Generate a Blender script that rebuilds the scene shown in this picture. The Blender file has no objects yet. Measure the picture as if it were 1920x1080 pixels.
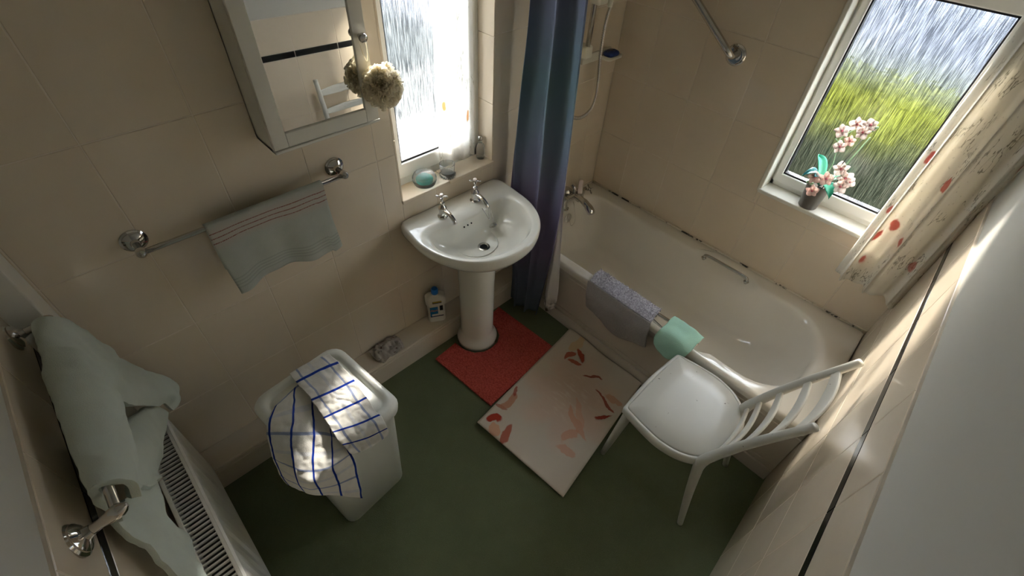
import bpy, bmesh, math, random
from mathutils import Vector, Matrix, noise

random.seed(7)
scene = bpy.context.scene
COL = scene.collection
PI = math.pi

# ------------------------------------------------------------------ camera
cam_data = bpy.data.cameras.new('camera')
cam_data.sensor_width = 36.0
cam_data.lens = 36.0 * 895.93 / 1920.0
cam_data.clip_start = 0.02
cam = bpy.data.objects.new('camera', cam_data)
COL.objects.link(cam)
RIGHT = Vector((0.72249, -0.68984, 0.04620))
DOWN = Vector((-0.46683, -0.53604, -0.70337))
FWD = Vector((0.50998, 0.48661, -0.70932))
m = Matrix((RIGHT, -DOWN, -FWD)).transposed().to_4x4()
m.translation = Vector((-2.2987, -1.5340, 2.1553))
cam.matrix_world = m
scene.camera = cam

# ------------------------------------------------------------------ world, sun, exposure
world = bpy.data.worlds.new('sky')
scene.world = world
world.use_nodes = True
wn = world.node_tree
wn.nodes['Background'].inputs[0].default_value = (0.86, 0.93, 1.0, 1)
wn.nodes['Background'].inputs[1].default_value = 11.0
sun_data = bpy.data.lights.new('sun', 'SUN')
sun_data.energy = 52.0
sun_data.angle = math.radians(5.0)
sun_data.color = (1.0, 0.93, 0.82)
sun = bpy.data.objects.new('sun', sun_data)
COL.objects.link(sun)
SUN_DIR = Vector((-0.81, -0.59, -0.48)).normalized()
sun.rotation_euler = SUN_DIR.to_track_quat('-Z', 'Y').to_euler()
sun.location = (3, 1.5, 4)
vs = scene.view_settings
vs.view_transform = 'Standard'
vs.look = 'None'
vs.exposure = 1.0
vs.gamma = 1.0
vs.use_curve_mapping = False
scene.cycles.use_denoising = True
scene.cycles.max_bounces = 14
scene.cycles.diffuse_bounces = 7
scene.cycles.transparent_max_bounces = 16

# ------------------------------------------------------------------ materials
def srgb(r, g, b):
    f = lambda c: (c / 255 / 12.92) if c / 255 <= 0.04045 else ((c / 255 + 0.055) / 1.055) ** 2.4
    return (f(r), f(g), f(b), 1)

class NT:
    """Small helper for node graphs."""
    def __init__(self, name):
        self.m = bpy.data.materials.new(name)
        self.m.use_nodes = True
        self.t = self.m.node_tree
        self.b = self.t.nodes['Principled BSDF']
        self.out = self.t.nodes['Material Output']
    def n(self, typ, **kw):
        nd = self.t.nodes.new(typ)
        for k, v in kw.items():
            setattr(nd, k, v)
        return nd
    def l(self, a, b):
        self.t.links.new(a, b)
    def coord(self, kind='Object', scale=(1, 1, 1), loc=(0, 0, 0)):
        tc = self.n('ShaderNodeTexCoord')
        mp = self.n('ShaderNodeMapping')
        mp.inputs['Scale'].default_value = scale
        mp.inputs['Location'].default_value = loc
        self.l(tc.outputs[kind], mp.inputs['Vector'])
        return mp.outputs[0]
    def noise(self, vec, scale, detail=3, rough=0.5):
        nd = self.n('ShaderNodeTexNoise')
        nd.inputs['Scale'].default_value = scale
        nd.inputs['Detail'].default_value = detail
        nd.inputs['Roughness'].default_value = rough
        self.l(vec, nd.inputs['Vector'])
        return nd.outputs['Fac']
    def math(self, op, a, b=None, clamp=False):
        nd = self.n('ShaderNodeMath', operation=op, use_clamp=clamp)
        for i, x in enumerate((a, b)):
            if x is None: continue
            if isinstance(x, (int, float)): nd.inputs[i].default_value = x
            else: self.l(x, nd.inputs[i])
        return nd.outputs[0]
    def step(self, v, lo, hi):
        nd = self.n('ShaderNodeMapRange', interpolation_type='SMOOTHSTEP')
        self.l(v, nd.inputs['Value'])
        nd.inputs['From Min'].default_value = lo
        nd.inputs['From Max'].default_value = hi
        return nd.outputs[0]
    def mix(self, fac, a, b):
        nd = self.n('ShaderNodeMix', data_type='RGBA')
        if isinstance(fac, (int, float)): nd.inputs[0].default_value = fac
        else: self.l(fac, nd.inputs[0])
        for i, x in ((6, a), (7, b)):
            if isinstance(x, tuple): nd.inputs[i].default_value = x
            else: self.l(x, nd.inputs[i])
        return nd.outputs[2]
    def sep(self, vec):
        nd = self.n('ShaderNodeSeparateXYZ')
        self.l(vec, nd.inputs[0])
        return nd.outputs
    def bump(self, h, strength=0.3, dist=0.002):
        nd = self.n('ShaderNodeBump')
        nd.inputs['Strength'].default_value = strength
        nd.inputs['Distance'].default_value = dist
        self.l(h, nd.inputs['Height'])
        self.l(nd.outputs[0], self.b.inputs['Normal'])
        return nd.outputs[0]
    def color(self, c):
        if isinstance(c, tuple): self.b.inputs['Base Color'].default_value = c
        else: self.l(c, self.b.inputs['Base Color'])
    def set(self, **kw):
        for k, v in kw.items():
            self.b.inputs[k.replace('_', ' ')].default_value = v

def plain(name, col, rough=0.5, metal=0.0, var=0.08, vscale=6.0, bump=0.0, bscale=60.0, coat=0.0):
    g = NT(name)
    v = g.coord()
    f = g.noise(v, vscale, 4)
    dark = tuple(c * (1 - var * 2) for c in col[:3]) + (1,)
    lite = tuple(min(1, c * (1 + var)) for c in col[:3]) + (1,)
    g.color(g.mix(f, dark, lite))
    g.set(Roughness=rough, Metallic=metal)
    if coat: g.set(Coat_Weight=coat, Coat_Roughness=0.06)
    if bump: g.bump(g.noise(v, bscale, 3), bump, 0.003)
    return g.m

M = {}
# wall tiles: beige, faint cloudy glaze, different from tile to tile
g = NT('beige_tile')
oi = g.n('ShaderNodeObjectInfo')
v = g.coord(); f = g.noise(v, 7, 5, 0.6)
base = g.mix(f, srgb(212, 199, 178), srgb(223, 210, 190))
g.color(g.mix(g.math('MULTIPLY', oi.outputs['Random'], 0.35), base, srgb(218, 203, 180)))
g.set(Roughness=0.16)
g.bump(g.noise(v, 9, 2), 0.06, 0.004)
M['tile'] = g.m
M['tile_black'] = plain('black_border_tile', (0.012, 0.012, 0.013, 1), 0.15)
M['grout'] = plain('grout', srgb(228, 217, 202), 0.9, var=0.1, vscale=20)
M['paint'] = plain('white_wall_paint', srgb(200, 198, 189), 0.55, var=0.02, vscale=3, bump=0.05, bscale=40)
M['ceiling'] = plain('ceiling_paint', srgb(225, 225, 220), 0.8, var=0.02)
M['gloss_white'] = plain('white_gloss_paint', srgb(222, 220, 210), 0.3, var=0.03, vscale=8)
M['boxing'] = plain('cream_gloss_paint', srgb(208, 196, 178), 0.35, var=0.05, vscale=8)
M['upvc'] = plain('white_plastic_frame', srgb(240, 240, 235), 0.3, var=0.01)
M['ceramic'] = plain('white_ceramic', srgb(222, 220, 210), 0.07, var=0.01, coat=0.5)
M['bath'] = plain('bath_acrylic', srgb(226, 221, 210), 0.13, var=0.02, vscale=3, coat=0.3)
M['panel'] = plain('bath_panel_plastic', srgb(205, 196, 184), 0.25, var=0.03)
M['chrome'] = plain('chrome', (0.60, 0.59, 0.57, 1), 0.07, 1.0, var=0.02)
M['steel'] = plain('brushed_steel', (0.60, 0.58, 0.55, 1), 0.20, 1.0, var=0.05)
M['black'] = plain('black_rubber', (0.01, 0.01, 0.012, 1), 0.5)
M['hole'] = plain('dark_hole', (0.004, 0.004, 0.004, 1), 0.9)
M['rad'] = plain('radiator_enamel', srgb(226, 226, 220), 0.3, var=0.02)
M['rad_dark'] = plain('radiator_fins', (0.05, 0.05, 0.05, 1), 0.7)
M['bin'] = plain('pale_plastic', srgb(222, 224, 218), 0.35, var=0.02)
M['white_cap'] = plain('tap_ceramic_button', srgb(235, 222, 216), 0.2)
M['blue_soap'] = plain('blue_plastic', srgb(18, 50, 120), 0.3)
M['blue_cap'] = plain('blue_bottle_cap', srgb(20, 105, 190), 0.35)
M['bottle'] = plain('white_bottle_plastic', srgb(228, 222, 208), 0.35)
M['label_blue'] = plain('blue_label', srgb(8, 110, 165), 0.4)
M['label_dark'] = plain('dark_label_print', srgb(30, 40, 60), 0.4)
M['label_yellow'] = plain('yellow_label_print', srgb(190, 160, 40), 0.4)
M['orange'] = plain('orange_letter_print', srgb(250, 140, 30), 0.4)
M['pot'] = plain('grey_pot_glaze', srgb(105, 102, 98), 0.4, var=0.15)
M['soil'] = plain('potting_soil', srgb(50, 42, 34), 0.95, bump=0.6)
M['leaf'] = plain('teal_leaf', srgb(40, 165, 130), 0.4, var=0.2, vscale=20)
M['leaf_dark'] = plain('blue_green_leaf', srgb(30, 120, 130), 0.35, var=0.2, vscale=20)
M['stem'] = plain('pale_green_stem', srgb(150, 190, 150), 0.5)
M['stick'] = plain('dark_support_stick', srgb(25, 28, 26), 0.5)
M['petal_core'] = plain('pink_petal_core', srgb(222, 120, 138), 0.6, var=0.25, vscale=120)
M['tooth'] = plain('white_dish_plastic', srgb(225, 222, 205), 0.4)

# carpet
g = NT('green_carpet')
v = g.coord()
f1 = g.noise(v, 5, 5, 0.65); f2 = g.noise(v, 320, 2)
c = g.mix(f1, srgb(100, 108, 80), srgb(124, 130, 100))
c = g.mix(g.math('MULTIPLY', f2, 0.5), c, srgb(84, 92, 66))
g.color(c); g.set(Roughness=1.0); g.b.inputs['Specular IOR Level'].default_value = 0.1
g.bump(f2, 0.8, 0.006)
M['carpet'] = g.m

# looped red mat
g = NT('red_loop_pile')
v = g.coord('Object')
vo = g.n('ShaderNodeTexVoronoi'); vo.inputs['Scale'].default_value = 110
g.l(v, vo.inputs['Vector'])
g.color(g.mix(vo.outputs['Distance'], srgb(206, 92, 78), srgb(156, 54, 48)))
g.set(Roughness=1.0)
inv = g.math('SUBTRACT', 1.0, vo.outputs['Distance'])
g.bump(inv, 1.0, 0.006)
M['redmat'] = g.m

def mirror_mat():
    g = NT('mirror_glass')
    v = g.coord(); f = g.noise(v, 4)
    g.color(g.mix(f, (0.80, 0.80, 0.77, 1), (0.84, 0.84, 0.81, 1)))
    g.set(Metallic=1.0, Roughness=0.015)
    return g.m
M['mirror'] = mirror_mat()

# rain-textured obscure glazing
def rain_glass(name, along):
    g = NT(name)
    sc = (430, 430, 13)
    v = g.coord('Object', scale=sc)
    s1 = g.noise(v, 1.0, 3, 0.6)
    v2 = g.coord('Object', scale=(190, 190, 40))
    s2 = g.noise(v2, 1.0, 2, 0.5)
    h = g.math('ADD', s1, g.math('MULTIPLY', s2, 0.6))
    bp = g.n('ShaderNodeBump'); bp.inputs['Strength'].default_value = 0.35; bp.inputs['Distance'].default_value = 0.003
    g.l(h, bp.inputs['Height'])
    rf = g.n('ShaderNodeBsdfRefraction')
    rf.inputs['Roughness'].default_value = 0.17; rf.inputs['IOR'].default_value = 1.22
    g.l(bp.outputs[0], rf.inputs['Normal'])
    streak = g.step(s1, 0.40, 0.56)
    g.l(g.mix(streak, (0.28, 0.30, 0.32, 1), (1, 1, 1, 1)), rf.inputs['Color'])
    tr = g.n('ShaderNodeBsdfTransparent')
    g.l(g.mix(streak, (0.45, 0.45, 0.45, 1), (1, 1, 1, 1)), tr.inputs['Color'])
    gl = g.n('ShaderNodeBsdfGlossy'); gl.inputs['Roughness'].default_value = 0.15
    g.l(bp.outputs[0], gl.inputs['Normal'])
    m1 = g.n('ShaderNodeMixShader'); m1.inputs[0].default_value = 0.45
    g.l(rf.outputs[0], m1.inputs[1]); g.l(tr.outputs[0], m1.inputs[2])
    m2 = g.n('ShaderNodeMixShader'); m2.inputs[0].default_value = 0.05
    g.l(m1.outputs[0], m2.inputs[1]); g.l(gl.outputs[0], m2.inputs[2])
    g.l(m2.outputs[0], g.out.inputs['Surface'])
    return g.m
M['rain'] = rain_glass('rain_textured_glass', 'x')

def clear_glass(name, col):
    g = NT(name)
    v = g.coord(); f = g.noise(v, 30)
    g.color(g.mix(f, col, tuple(min(1, c * 1.05) for c in col[:3]) + (1,)))
    g.set(Roughness=0.05, IOR=1.2)
    g.b.inputs['Transmission Weight'].default_value = 0.9
    return g.m
M['glass'] = clear_glass('clear_ornament_glass', (0.93, 0.97, 0.96, 1))
M['glass_teal'] = clear_glass('teal_ornament_glass', (0.10, 0.62, 0.55, 1))

def cloth_finish(g, col, trans, bump_vec, bscale=500, bstr=0.35):
    """diffuse cloth that lets some light through."""
    df = g.n('ShaderNodeBsdfDiffuse'); tl = g.n('ShaderNodeBsdfTranslucent'); mx = g.n('ShaderNodeMixShader')
    bp = g.n('ShaderNodeBump'); bp.inputs['Strength'].default_value = bstr; bp.inputs['Distance'].default_value = 0.002
    g.l(g.noise(bump_vec, bscale, 2), bp.inputs['Height'])
    for s in (df, tl):
        if isinstance(col, tuple): s.inputs['Color'].default_value = col
        else: g.l(col, s.inputs['Color'])
        g.l(bp.outputs[0], s.inputs['Normal'])
    mx.inputs[0].default_value = trans
    g.l(df.outputs[0], mx.inputs[1]); g.l(tl.outputs[0], mx.inputs[2])
    g.l(mx.outputs[0], g.out.inputs['Surface'])

def floral_cloth(name, base, flower, stemc, trans, scale, thr=0.2):
    g = NT(name)
    uv = g.coord('UV')
    wob = g.n('ShaderNodeTexNoise'); wob.inputs['Scale'].default_value = 22
    g.l(uv, wob.inputs['Vector'])
    add = g.n('ShaderNodeVectorMath', operation='MULTIPLY_ADD')
    g.l(wob.outputs['Color'], add.inputs[0]); add.inputs[1].default_value = (0.035, 0.035, 0); g.l(uv, add.inputs[2])
    vo = g.n('ShaderNodeTexVoronoi'); vo.inputs['Scale'].default_value = scale
    vo.inputs['Randomness'].default_value = 0.8
    g.l(add.outputs[0], vo.inputs['Vector'])
    rnd = g.sep(vo.outputs['Color'])
    blot = g.math('MULTIPLY', g.step(vo.outputs['Distance'], thr, thr - 0.07), g.step(rnd[0], 0.40, 0.42))
    # stems: thin wandering lines, kept only in patches
    ns = g.noise(g.coord('UV', scale=(26, 7, 1)), 1.0, 3, 0.6)
    line = g.step(g.math('ABSOLUTE', g.math('SUBTRACT', ns, 0.5)), 0.018, 0.006)
    patch = g.step(g.noise(uv, scale * 0.9, 1), 0.52, 0.58)
    stem = g.math('MULTIPLY', line, patch)
    spots = g.n('ShaderNodeTexVoronoi'); spots.inputs['Scale'].default_value = scale * 6
    g.l(uv, spots.inputs['Vector'])
    dot = g.step(spots.outputs['Distance'], 0.16, 0.1)
    c = g.mix(g.math('MULTIPLY', stem, 0.75), base, stemc)
    c = g.mix(g.math('MULTIPLY', dot, 0.25), c, stemc)
    c = g.mix(g.math('MULTIPLY', blot, 0.85), c, flower)
    cloth_finish(g, c, trans, uv, 350)
    return g.m
M['curtain_net'] = floral_cloth('white_floral_curtain_cloth', srgb(244, 242, 238), srgb(222, 180, 130), srgb(190, 190, 178), 0.5, 7, 0.18)
M['curtain_poppy'] = floral_cloth('cream_poppy_curtain_cloth', srgb(240, 236, 226), srgb(192, 92, 78), srgb(132, 128, 110), 0.30, 7.5, 0.25)
M['crumpled'] = floral_cloth('grey_floral_cloth', srgb(168, 160, 152), srgb(112, 84, 76), srgb(96, 98, 88), 0.1, 30, 0.34)

# ombre shower curtain (print runs down the cloth)
g = NT('ombre_shower_curtain_cloth')
uv = g.coord('UV')
xyz = g.sep(uv)
wob = g.noise(uv, 6, 3)
vv = g.math('ADD', xyz[1], g.math('MULTIPLY', wob, 0.16))
rp = g.n('ShaderNodeValToRGB')
g.l(vv, rp.inputs[0])
el = rp.color_ramp.elements
el[0].position = 0.0; el[0].color = srgb(94, 108, 114)
el[1].position = 1.0; el[1].color = srgb(124, 136, 148)
for p, cc in ((0.22, (102, 110, 126)), (0.40, (122, 112, 140)), (0.52, (126, 120, 148)), (0.66, (118, 130, 146)), (0.80, (104, 126, 136)), (0.92, (116, 122, 144))):
    e = el.new(p); e.color = srgb(*cc)
cloth_finish(g, rp.outputs[0], 0.25, uv, 300, 0.2)
M['showercurtain'] = g.m
g = NT('white_liner')
uv = g.coord('UV'); xyz = g.sep(uv)
grime = g.math('MULTIPLY', g.step(xyz[1], 0.14, 0.02), g.step(g.noise(uv, 14, 4), 0.35, 0.6))
cloth_finish(g, g.mix(grime, srgb(232, 228, 226), srgb(70, 62, 50)), 0.2, uv, 200, 0.1)
M['liner'] = g.m

def terry(name, col, trans=0.05, var=0.12):
    g = NT(name)
    v = g.coord()
    f = g.noise(v, 9, 4)
    c = g.mix(f, tuple(x * (1 - var) for x in col[:3]) + (1,), tuple(min(1, x * (1 + var)) for x in col[:3]) + (1,))
    cloth_finish(g, c, trans, v, 420, 0.7)
    return g.m
M['terry_mint'] = terry('pale_mint_terry', srgb(208, 216, 207))
M['flannel_mint'] = terry('mint_flannel_cloth', srgb(170, 212, 194))

# hand towel: pale grey with three rust lines and ribbed lower border
g = NT('striped_hand_towel_cloth')
uv = g.coord('UV'); xyz = g.sep(uv)
st = None
for p in (0.035, 0.052, 0.069):
    d = g.step(g.math('ABSOLUTE', g.math('SUBTRACT', xyz[1], p)), 0.0022, 0.0012)
    st = d if st is None else g.math('MAXIMUM', st, d)
tw = g.step(g.noise(g.coord('UV', scale=(500, 60, 1)), 1, 1), 0.35, 0.5)
band = g.step(g.math('ABSOLUTE', g.math('SUBTRACT', xyz[1], 0.052)), 0.05, 0.02)
c = g.mix(g.noise(uv, 20, 3), srgb(176, 182, 174), srgb(190, 194, 186))
c = g.mix(g.math('MULTIPLY', band, 0.5), c, srgb(196, 182, 172))
c = g.mix(g.math('MULTIPLY', st, tw), c, srgb(140, 92, 84))
rib = None
for p in (0.212, 0.224, 0.236, 0.248):
    d = g.step(g.math('ABSOLUTE', g.math('SUBTRACT', xyz[1], p)), 0.0035, 0.0015)
    rib = d if rib is None else g.math('MAXIMUM', rib, d)
c = g.mix(g.math('MULTIPLY', rib, 0.35), c, srgb(140, 146, 140))
cloth_finish(g, c, 0.08, uv, 420, 0.6)
M['hand_towel'] = g.m

M['petal'] = terry('white_petal', srgb(250, 240, 236), 0.45, 0.03)
M['petal_pink'] = terry('blush_petal', srgb(250, 228, 222), 0.45, 0.05)

# blue check tea towel
g = NT('blue_check_tea_towel_cloth')
uv = g.coord('UV'); xyz = g.sep(uv)
def stripes(a, period, width, off=0.0):
    fr = g.math('FRACT', g.math('ADD', g.math('DIVIDE', a, period), off))
    return g.step(g.math('ABSOLUTE', g.math('SUBTRACT', fr, 0.5)), width / period / 2, width / period / 2 * 0.75)
dark = stripes(xyz[1], 0.082, 0.0095)
pale = stripes(xyz[0], 0.105, 0.009, 0.2)
faint = stripes(xyz[0], 0.105, 0.013, 0.7)
c = g.mix(g.noise(uv, 25, 3), srgb(208, 206, 200), srgb(222, 220, 214))
c = g.mix(g.math('MULTIPLY', faint, 0.25), c, srgb(150, 165, 200))
c = g.mix(g.math('MULTIPLY', pale, 0.75), c, srgb(104, 124, 172))
c = g.mix(dark, c, srgb(28, 52, 138))
cloth_finish(g, c, 0.08, uv, 420, 0.7)
M['tea_towel'] = g.m

# lilac scrub mat
g = NT('lilac_scrub_mat')
v = g.coord()
vo = g.n('ShaderNodeTexVoronoi'); vo.inputs['Scale'].default_value = 120
g.l(v, vo.inputs['Vector'])
c = g.mix(vo.outputs['Distance'], srgb(226, 226, 232), srgb(158, 154, 170))
cloth_finish(g, c, 0.15, v, 200, 1.0)
M['scrub'] = g.m
g = NT('lilac_grey_net')
v = g.coord()
cloth_finish(g, g.mix(g.noise(v, 9, 4), srgb(176, 172, 172), srgb(194, 190, 190)), 0.2, v, 420, 0.5)
surf = g.out.inputs['Surface'].links[0].from_socket
tp = g.n('ShaderNodeBsdfTransparent'); ms = g.n('ShaderNodeMixShader')
hv = g.n('ShaderNodeTexVoronoi'); hv.inputs['Scale'].default_value = 420
g.l(v, hv.inputs['Vector'])
g.l(g.math('MULTIPLY', g.step(hv.outputs['Distance'], 0.45, 0.30), 0.75), ms.inputs[0])
g.l(surf, ms.inputs[1]); g.l(tp.outputs[0], ms.inputs[2]); g.l(ms.outputs[0], g.out.inputs['Surface'])
M['scrub_net'] = g.m
g = NT('cream_loofah_mesh')
v = g.coord()
cloth_finish(g, g.mix(g.noise(v, 40, 2), srgb(250, 242, 222), srgb(255, 252, 240)), 0.6, v, 50, 0.02)
M['loofah'] = g.m

# floral floor mat: flat print of petals and rust leaves
g = NT('floral_floor_mat_print')
uv = g.coord('UV')
wob = g.n('ShaderNodeTexNoise'); wob.inputs['Scale'].default_value = 9; wob.inputs['Detail'].default_value = 3
g.l(uv, wob.inputs['Vector'])
wv = g.n('ShaderNodeVectorMath', operation='MULTIPLY_ADD')
g.l(wob.outputs['Color'], wv.inputs[0]); wv.inputs[1].default_value = (0.09, 0.09, 0); g.l(uv, wv.inputs[2])
def ell(cx, cy, rx, ry, rot, soft=0.25):
    mp = g.n('ShaderNodeMapping', vector_type='TEXTURE')
    mp.inputs['Location'].default_value = (cx + 0.045, cy + 0.045, 0)
    mp.inputs['Rotation'].default_value = (0, 0, math.radians(rot))
    mp.inputs['Scale'].default_value = (rx, ry, 1)
    g.l(wv.outputs[0], mp.inputs['Vector'])
    fl = g.n('ShaderNodeVectorMath', operation='MULTIPLY'); fl.inputs[1].default_value = (1, 1, 0)
    g.l(mp.outputs[0], fl.inputs[0])
    ln = g.n('ShaderNodeVectorMath', operation='LENGTH'); g.l(fl.outputs[0], ln.inputs[0])
    return g.step(ln.outputs['Value'], 1.0 + soft / 2, 1.0 - soft / 2)
c = g.mix(g.noise(uv, 5, 3), srgb(204, 192, 176), srgb(216, 206, 192))
pet = None
for i in range(7):
    a = i * 2 * PI / 7
    e = ell(0.46 + 0.13 * math.cos(a), 0.27 + 0.10 * math.sin(a), 0.16, 0.085, math.degrees(a), 1.0)
    pet = e if pet is None else g.math('MAXIMUM', pet, e)
c = g.mix(g.math('MULTIPLY', pet, 0.45), c, srgb(226, 186, 164))
ray = g.step(g.noise(g.coord('UV', scale=(60, 14, 1)), 1.0, 2), 0.5, 0.7)
core = ell(0.46, 0.27, 0.14, 0.11, 20, 1.6)
c = g.mix(g.math('MULTIPLY', g.math('MULTIPLY', ray, core), 0.55), c, srgb(232, 220, 206))
for cx, cy, rx, ry, rot, cc, amt in (
        (0.07, 0.05, 0.05, 0.02, 40, (176, 66, 50), 1), (0.05, 0.15, 0.055, 0.022, -20, (168, 84, 62), .9), (0.03, 0.09, 0.03, 0.03, 0, (215, 160, 128), .8),
        (0.15, 0.03, 0.03, 0.014, 80, (170, 90, 70), .7), (0.20, 0.045, 0.06, 0.02, 10, (190, 130, 100), .8), (0.27, 0.04, 0.03, 0.012, -15, (165, 70, 54), .8),
        (0.72, 0.17, 0.05, 0.014, -50, (172, 78, 54), .95), (0.68, 0.12, 0.045, 0.014, 20, (176, 84, 58), .9), (0.66, 0.17, 0.04, 0.013, 70, (180, 88, 60), .9), (0.77, 0.11, 0.06, 0.03, 10, (214, 184, 140), .8),
        (0.66, 0.30, 0.05, 0.009, 60, (150, 76, 56), .9), (0.57, 0.42, 0.075, 0.008, -75, (160, 78, 58), .9), (0.49, 0.47, 0.05, 0.011, 40, (158, 62, 46), .95), (0.62, 0.46, 0.06, 0.02, 70, (206, 150, 118), .7),
        (0.36, 0.38, 0.10, 0.02, -60, (218, 160, 130), .7), (0.27, 0.40, 0.06, 0.03, 30, (216, 156, 128), .7), (0.20, 0.42, 0.05, 0.02, 80, (214, 152, 124), .6), (0.42, 0.36, 0.08, 0.014, -40, (222, 176, 150), .7)):
    c = g.mix(g.math('MULTIPLY', ell(cx, cy, rx, ry, rot), amt), c, srgb(*cc))
cloth_finish(g, c, 0.0, uv, 500, 0.4)
M['floormat'] = g.m

# chipped white chair paint
g = NT('chipped_white_chair_paint')
v = g.coord()
sp = g.noise(v, 42, 3, 0.7); gate = g.noise(v, 7, 2)
chip = g.math('MULTIPLY', g.step(sp, 0.69, 0.71), g.step(gate, 0.5, 0.56))
c = g.mix(g.noise(v, 4, 3), srgb(188, 187, 178), srgb(202, 201, 194))
g.color(g.mix(chip, c, srgb(70, 62, 54))); g.set(Roughness=0.3)
M['chair'] = g.m

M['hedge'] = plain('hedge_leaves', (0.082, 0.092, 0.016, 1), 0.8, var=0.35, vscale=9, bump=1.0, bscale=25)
M['hedge_dark'] = plain('hedge_shaded_side', (0.020, 0.0245, 0.017, 1), 0.9, var=0.4, vscale=6)  # darker copy of the hedge green: shade painted into its sides
M['paving_pale'] = plain('pale_paving', (0.19, 0.187, 0.18, 1), 0.9, var=0.05, vscale=3)
M['gravel'] = plain('grey_gravel', (0.040, 0.044, 0.045, 1), 0.95, var=0.3, vscale=4, bump=0.5, bscale=80)
M['drive'] = plain('pale_driveway', (0.072, 0.076, 0.086, 1), 0.9, var=0.15, vscale=0.6)
M['house'] = plain('grey_render', (0.55, 0.58, 0.64, 1), 0.95, var=0.1)
M['house_roof'] = plain('slate_roof', (0.06, 0.06, 0.065, 1), 0.9)
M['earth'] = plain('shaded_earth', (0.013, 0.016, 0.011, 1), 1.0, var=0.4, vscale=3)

for k in ('hedge', 'hedge_dark', 'paving_pale', 'gravel', 'drive', 'earth', 'house', 'house_roof', 'carpet'):
    M[k].node_tree.nodes['Principled BSDF'].inputs['Specular IOR Level'].default_value = 0.0

# ------------------------------------------------------------------ geometry helpers
def mesh_object(name, verts, faces, mat, parent=None, smooth=False, uvs=None, mats=None, fmat=None):
    me = bpy.data.meshes.new(name)
    me.from_pydata([tuple(v) for v in verts], [], faces)
    if uvs is not None:
        ul = me.uv_layers.new(name='UVMap')
        for lp in me.loops:
            ul.data[lp.index].uv = uvs[lp.vertex_index]
    for mm in (mats or [mat]):
        me.materials.append(mm)
    if fmat:
        for p, k in zip(me.polygons, fmat): p.material_index = k
    if smooth:
        for p in me.polygons: p.use_smooth = True
    me.update()
    o = bpy.data.objects.new(name, me)
    COL.objects.link(o)
    attach(o, parent)
    return o

def base_of(parent):
    b = Vector(parent.location)
    while parent.parent:
        parent = parent.parent
        b += Vector(parent.location)
    return b

def attach(o, parent):
    if parent is None: return
    o.parent = parent
    # geometry is given in world space: undo the chain of the parents' own places
    M4 = Matrix.Identity(4)
    p = parent
    chain = []
    while p:
        chain.append(p); p = p.parent
    for p in reversed(chain):
        M4 = M4 @ p.matrix_parent_inverse @ Matrix.LocRotScale(p.location, p.rotation_euler, p.scale)
    o.matrix_parent_inverse = M4.inverted()

def thing(name, label, cat, loc, group=None):
    o = bpy.data.objects.new(name, None)
    o.empty_display_size = 0.05
    COL.objects.link(o)
    o.location = loc
    tag(o, label, cat, group)
    return o

def tag(o, label, cat, group=None):
    o['label'] = label; o['category'] = cat
    if group: o['group'] = group
    return o

def struct(o, label=None):
    o['kind'] = 'structure'
    if label: o['label'] = label
    return o

BOX_F = [(0, 3, 2, 1), (4, 5, 6, 7), (0, 1, 5, 4), (1, 2, 6, 5), (2, 3, 7, 6), (3, 0, 4, 7)]
def box_v(lo, hi):
    (a, b, c), (d, e, f) = lo, hi
    return [(a, b, c), (d, b, c), (d, e, c), (a, e, c), (a, b, f), (d, b, f), (d, e, f), (a, e, f)]

def boxes(name, list_, mat, parent=None, bevel=0.0, seg=2):
    V, F = [], []
    for lo, hi in list_:
        k = len(V)
        V += box_v(lo, hi); F += [tuple(i + k for i in f) for f in BOX_F]
    o = mesh_object(name, V, F, mat, parent)
    if bevel: add_bevel(o, bevel, seg)
    return o

def box(name, lo, hi, mat, parent=None, bevel=0.0, seg=2):
    return boxes(name, [(lo, hi)], mat, parent, bevel, seg)

def add_bevel(o, w, seg=2):
    md = o.modifiers.new('soft_edges', 'BEVEL'); md.width = w; md.segments = seg; md.limit_method = 'ANGLE'
    return md
def add_subsurf(o, n=2):
    md = o.modifiers.new('smooth', 'SUBSURF'); md.levels = n; md.render_levels = n
    return md
def add_solid(o, t, off=0.0):
    md = o.modifiers.new('thickness', 'SOLIDIFY'); md.thickness = t; md.offset = off
    return md

def frames(path):
    P = [Vector(p) for p in path]
    T = []
    for i in range(len(P)):
        a = P[max(0, i - 1)]; b = P[min(len(P) - 1, i + 1)]
        T.append((b - a).normalized())
    up = Vector((0, 0, 1)) if abs(T[0].z) < 0.9 else Vector((1, 0, 0))
    n = (up - T[0] * up.dot(T[0])).normalized()
    out = []
    for i, t in enumerate(T):
        n = (n - t * n.dot(t)).normalized()
        out.append((P[i], n, t.cross(n)))
    return out

def tube_vf(path, rad, n=12, flat=1.0):
    V, F = [], []
    fr = frames(path)
    rs = rad if isinstance(rad, (list, tuple)) else [rad] * len(fr)
    for (p, a, b), r in zip(fr, rs):
        for k in range(n):
            th = 2 * PI * k / n
            V.append(p + a * (r * math.cos(th) * flat) + b * (r * math.sin(th)))
    for i in range(len(fr) - 1):
        for k in range(n):
            F.append((i * n + k, i * n + (k + 1) % n, (i + 1) * n + (k + 1) % n, (i + 1) * n + k))
    F.append(tuple(range(n - 1, -1, -1)))
    F.append(tuple(range((len(fr) - 1) * n, len(fr) * n)))
    return V, F

def tube(name, path, rad, mat, parent=None, n=12, flat=1.0):
    V, F = tube_vf(path, rad, n, flat)
    o = mesh_object(name, V, F, mat, parent, smooth=True)
    return o

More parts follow.
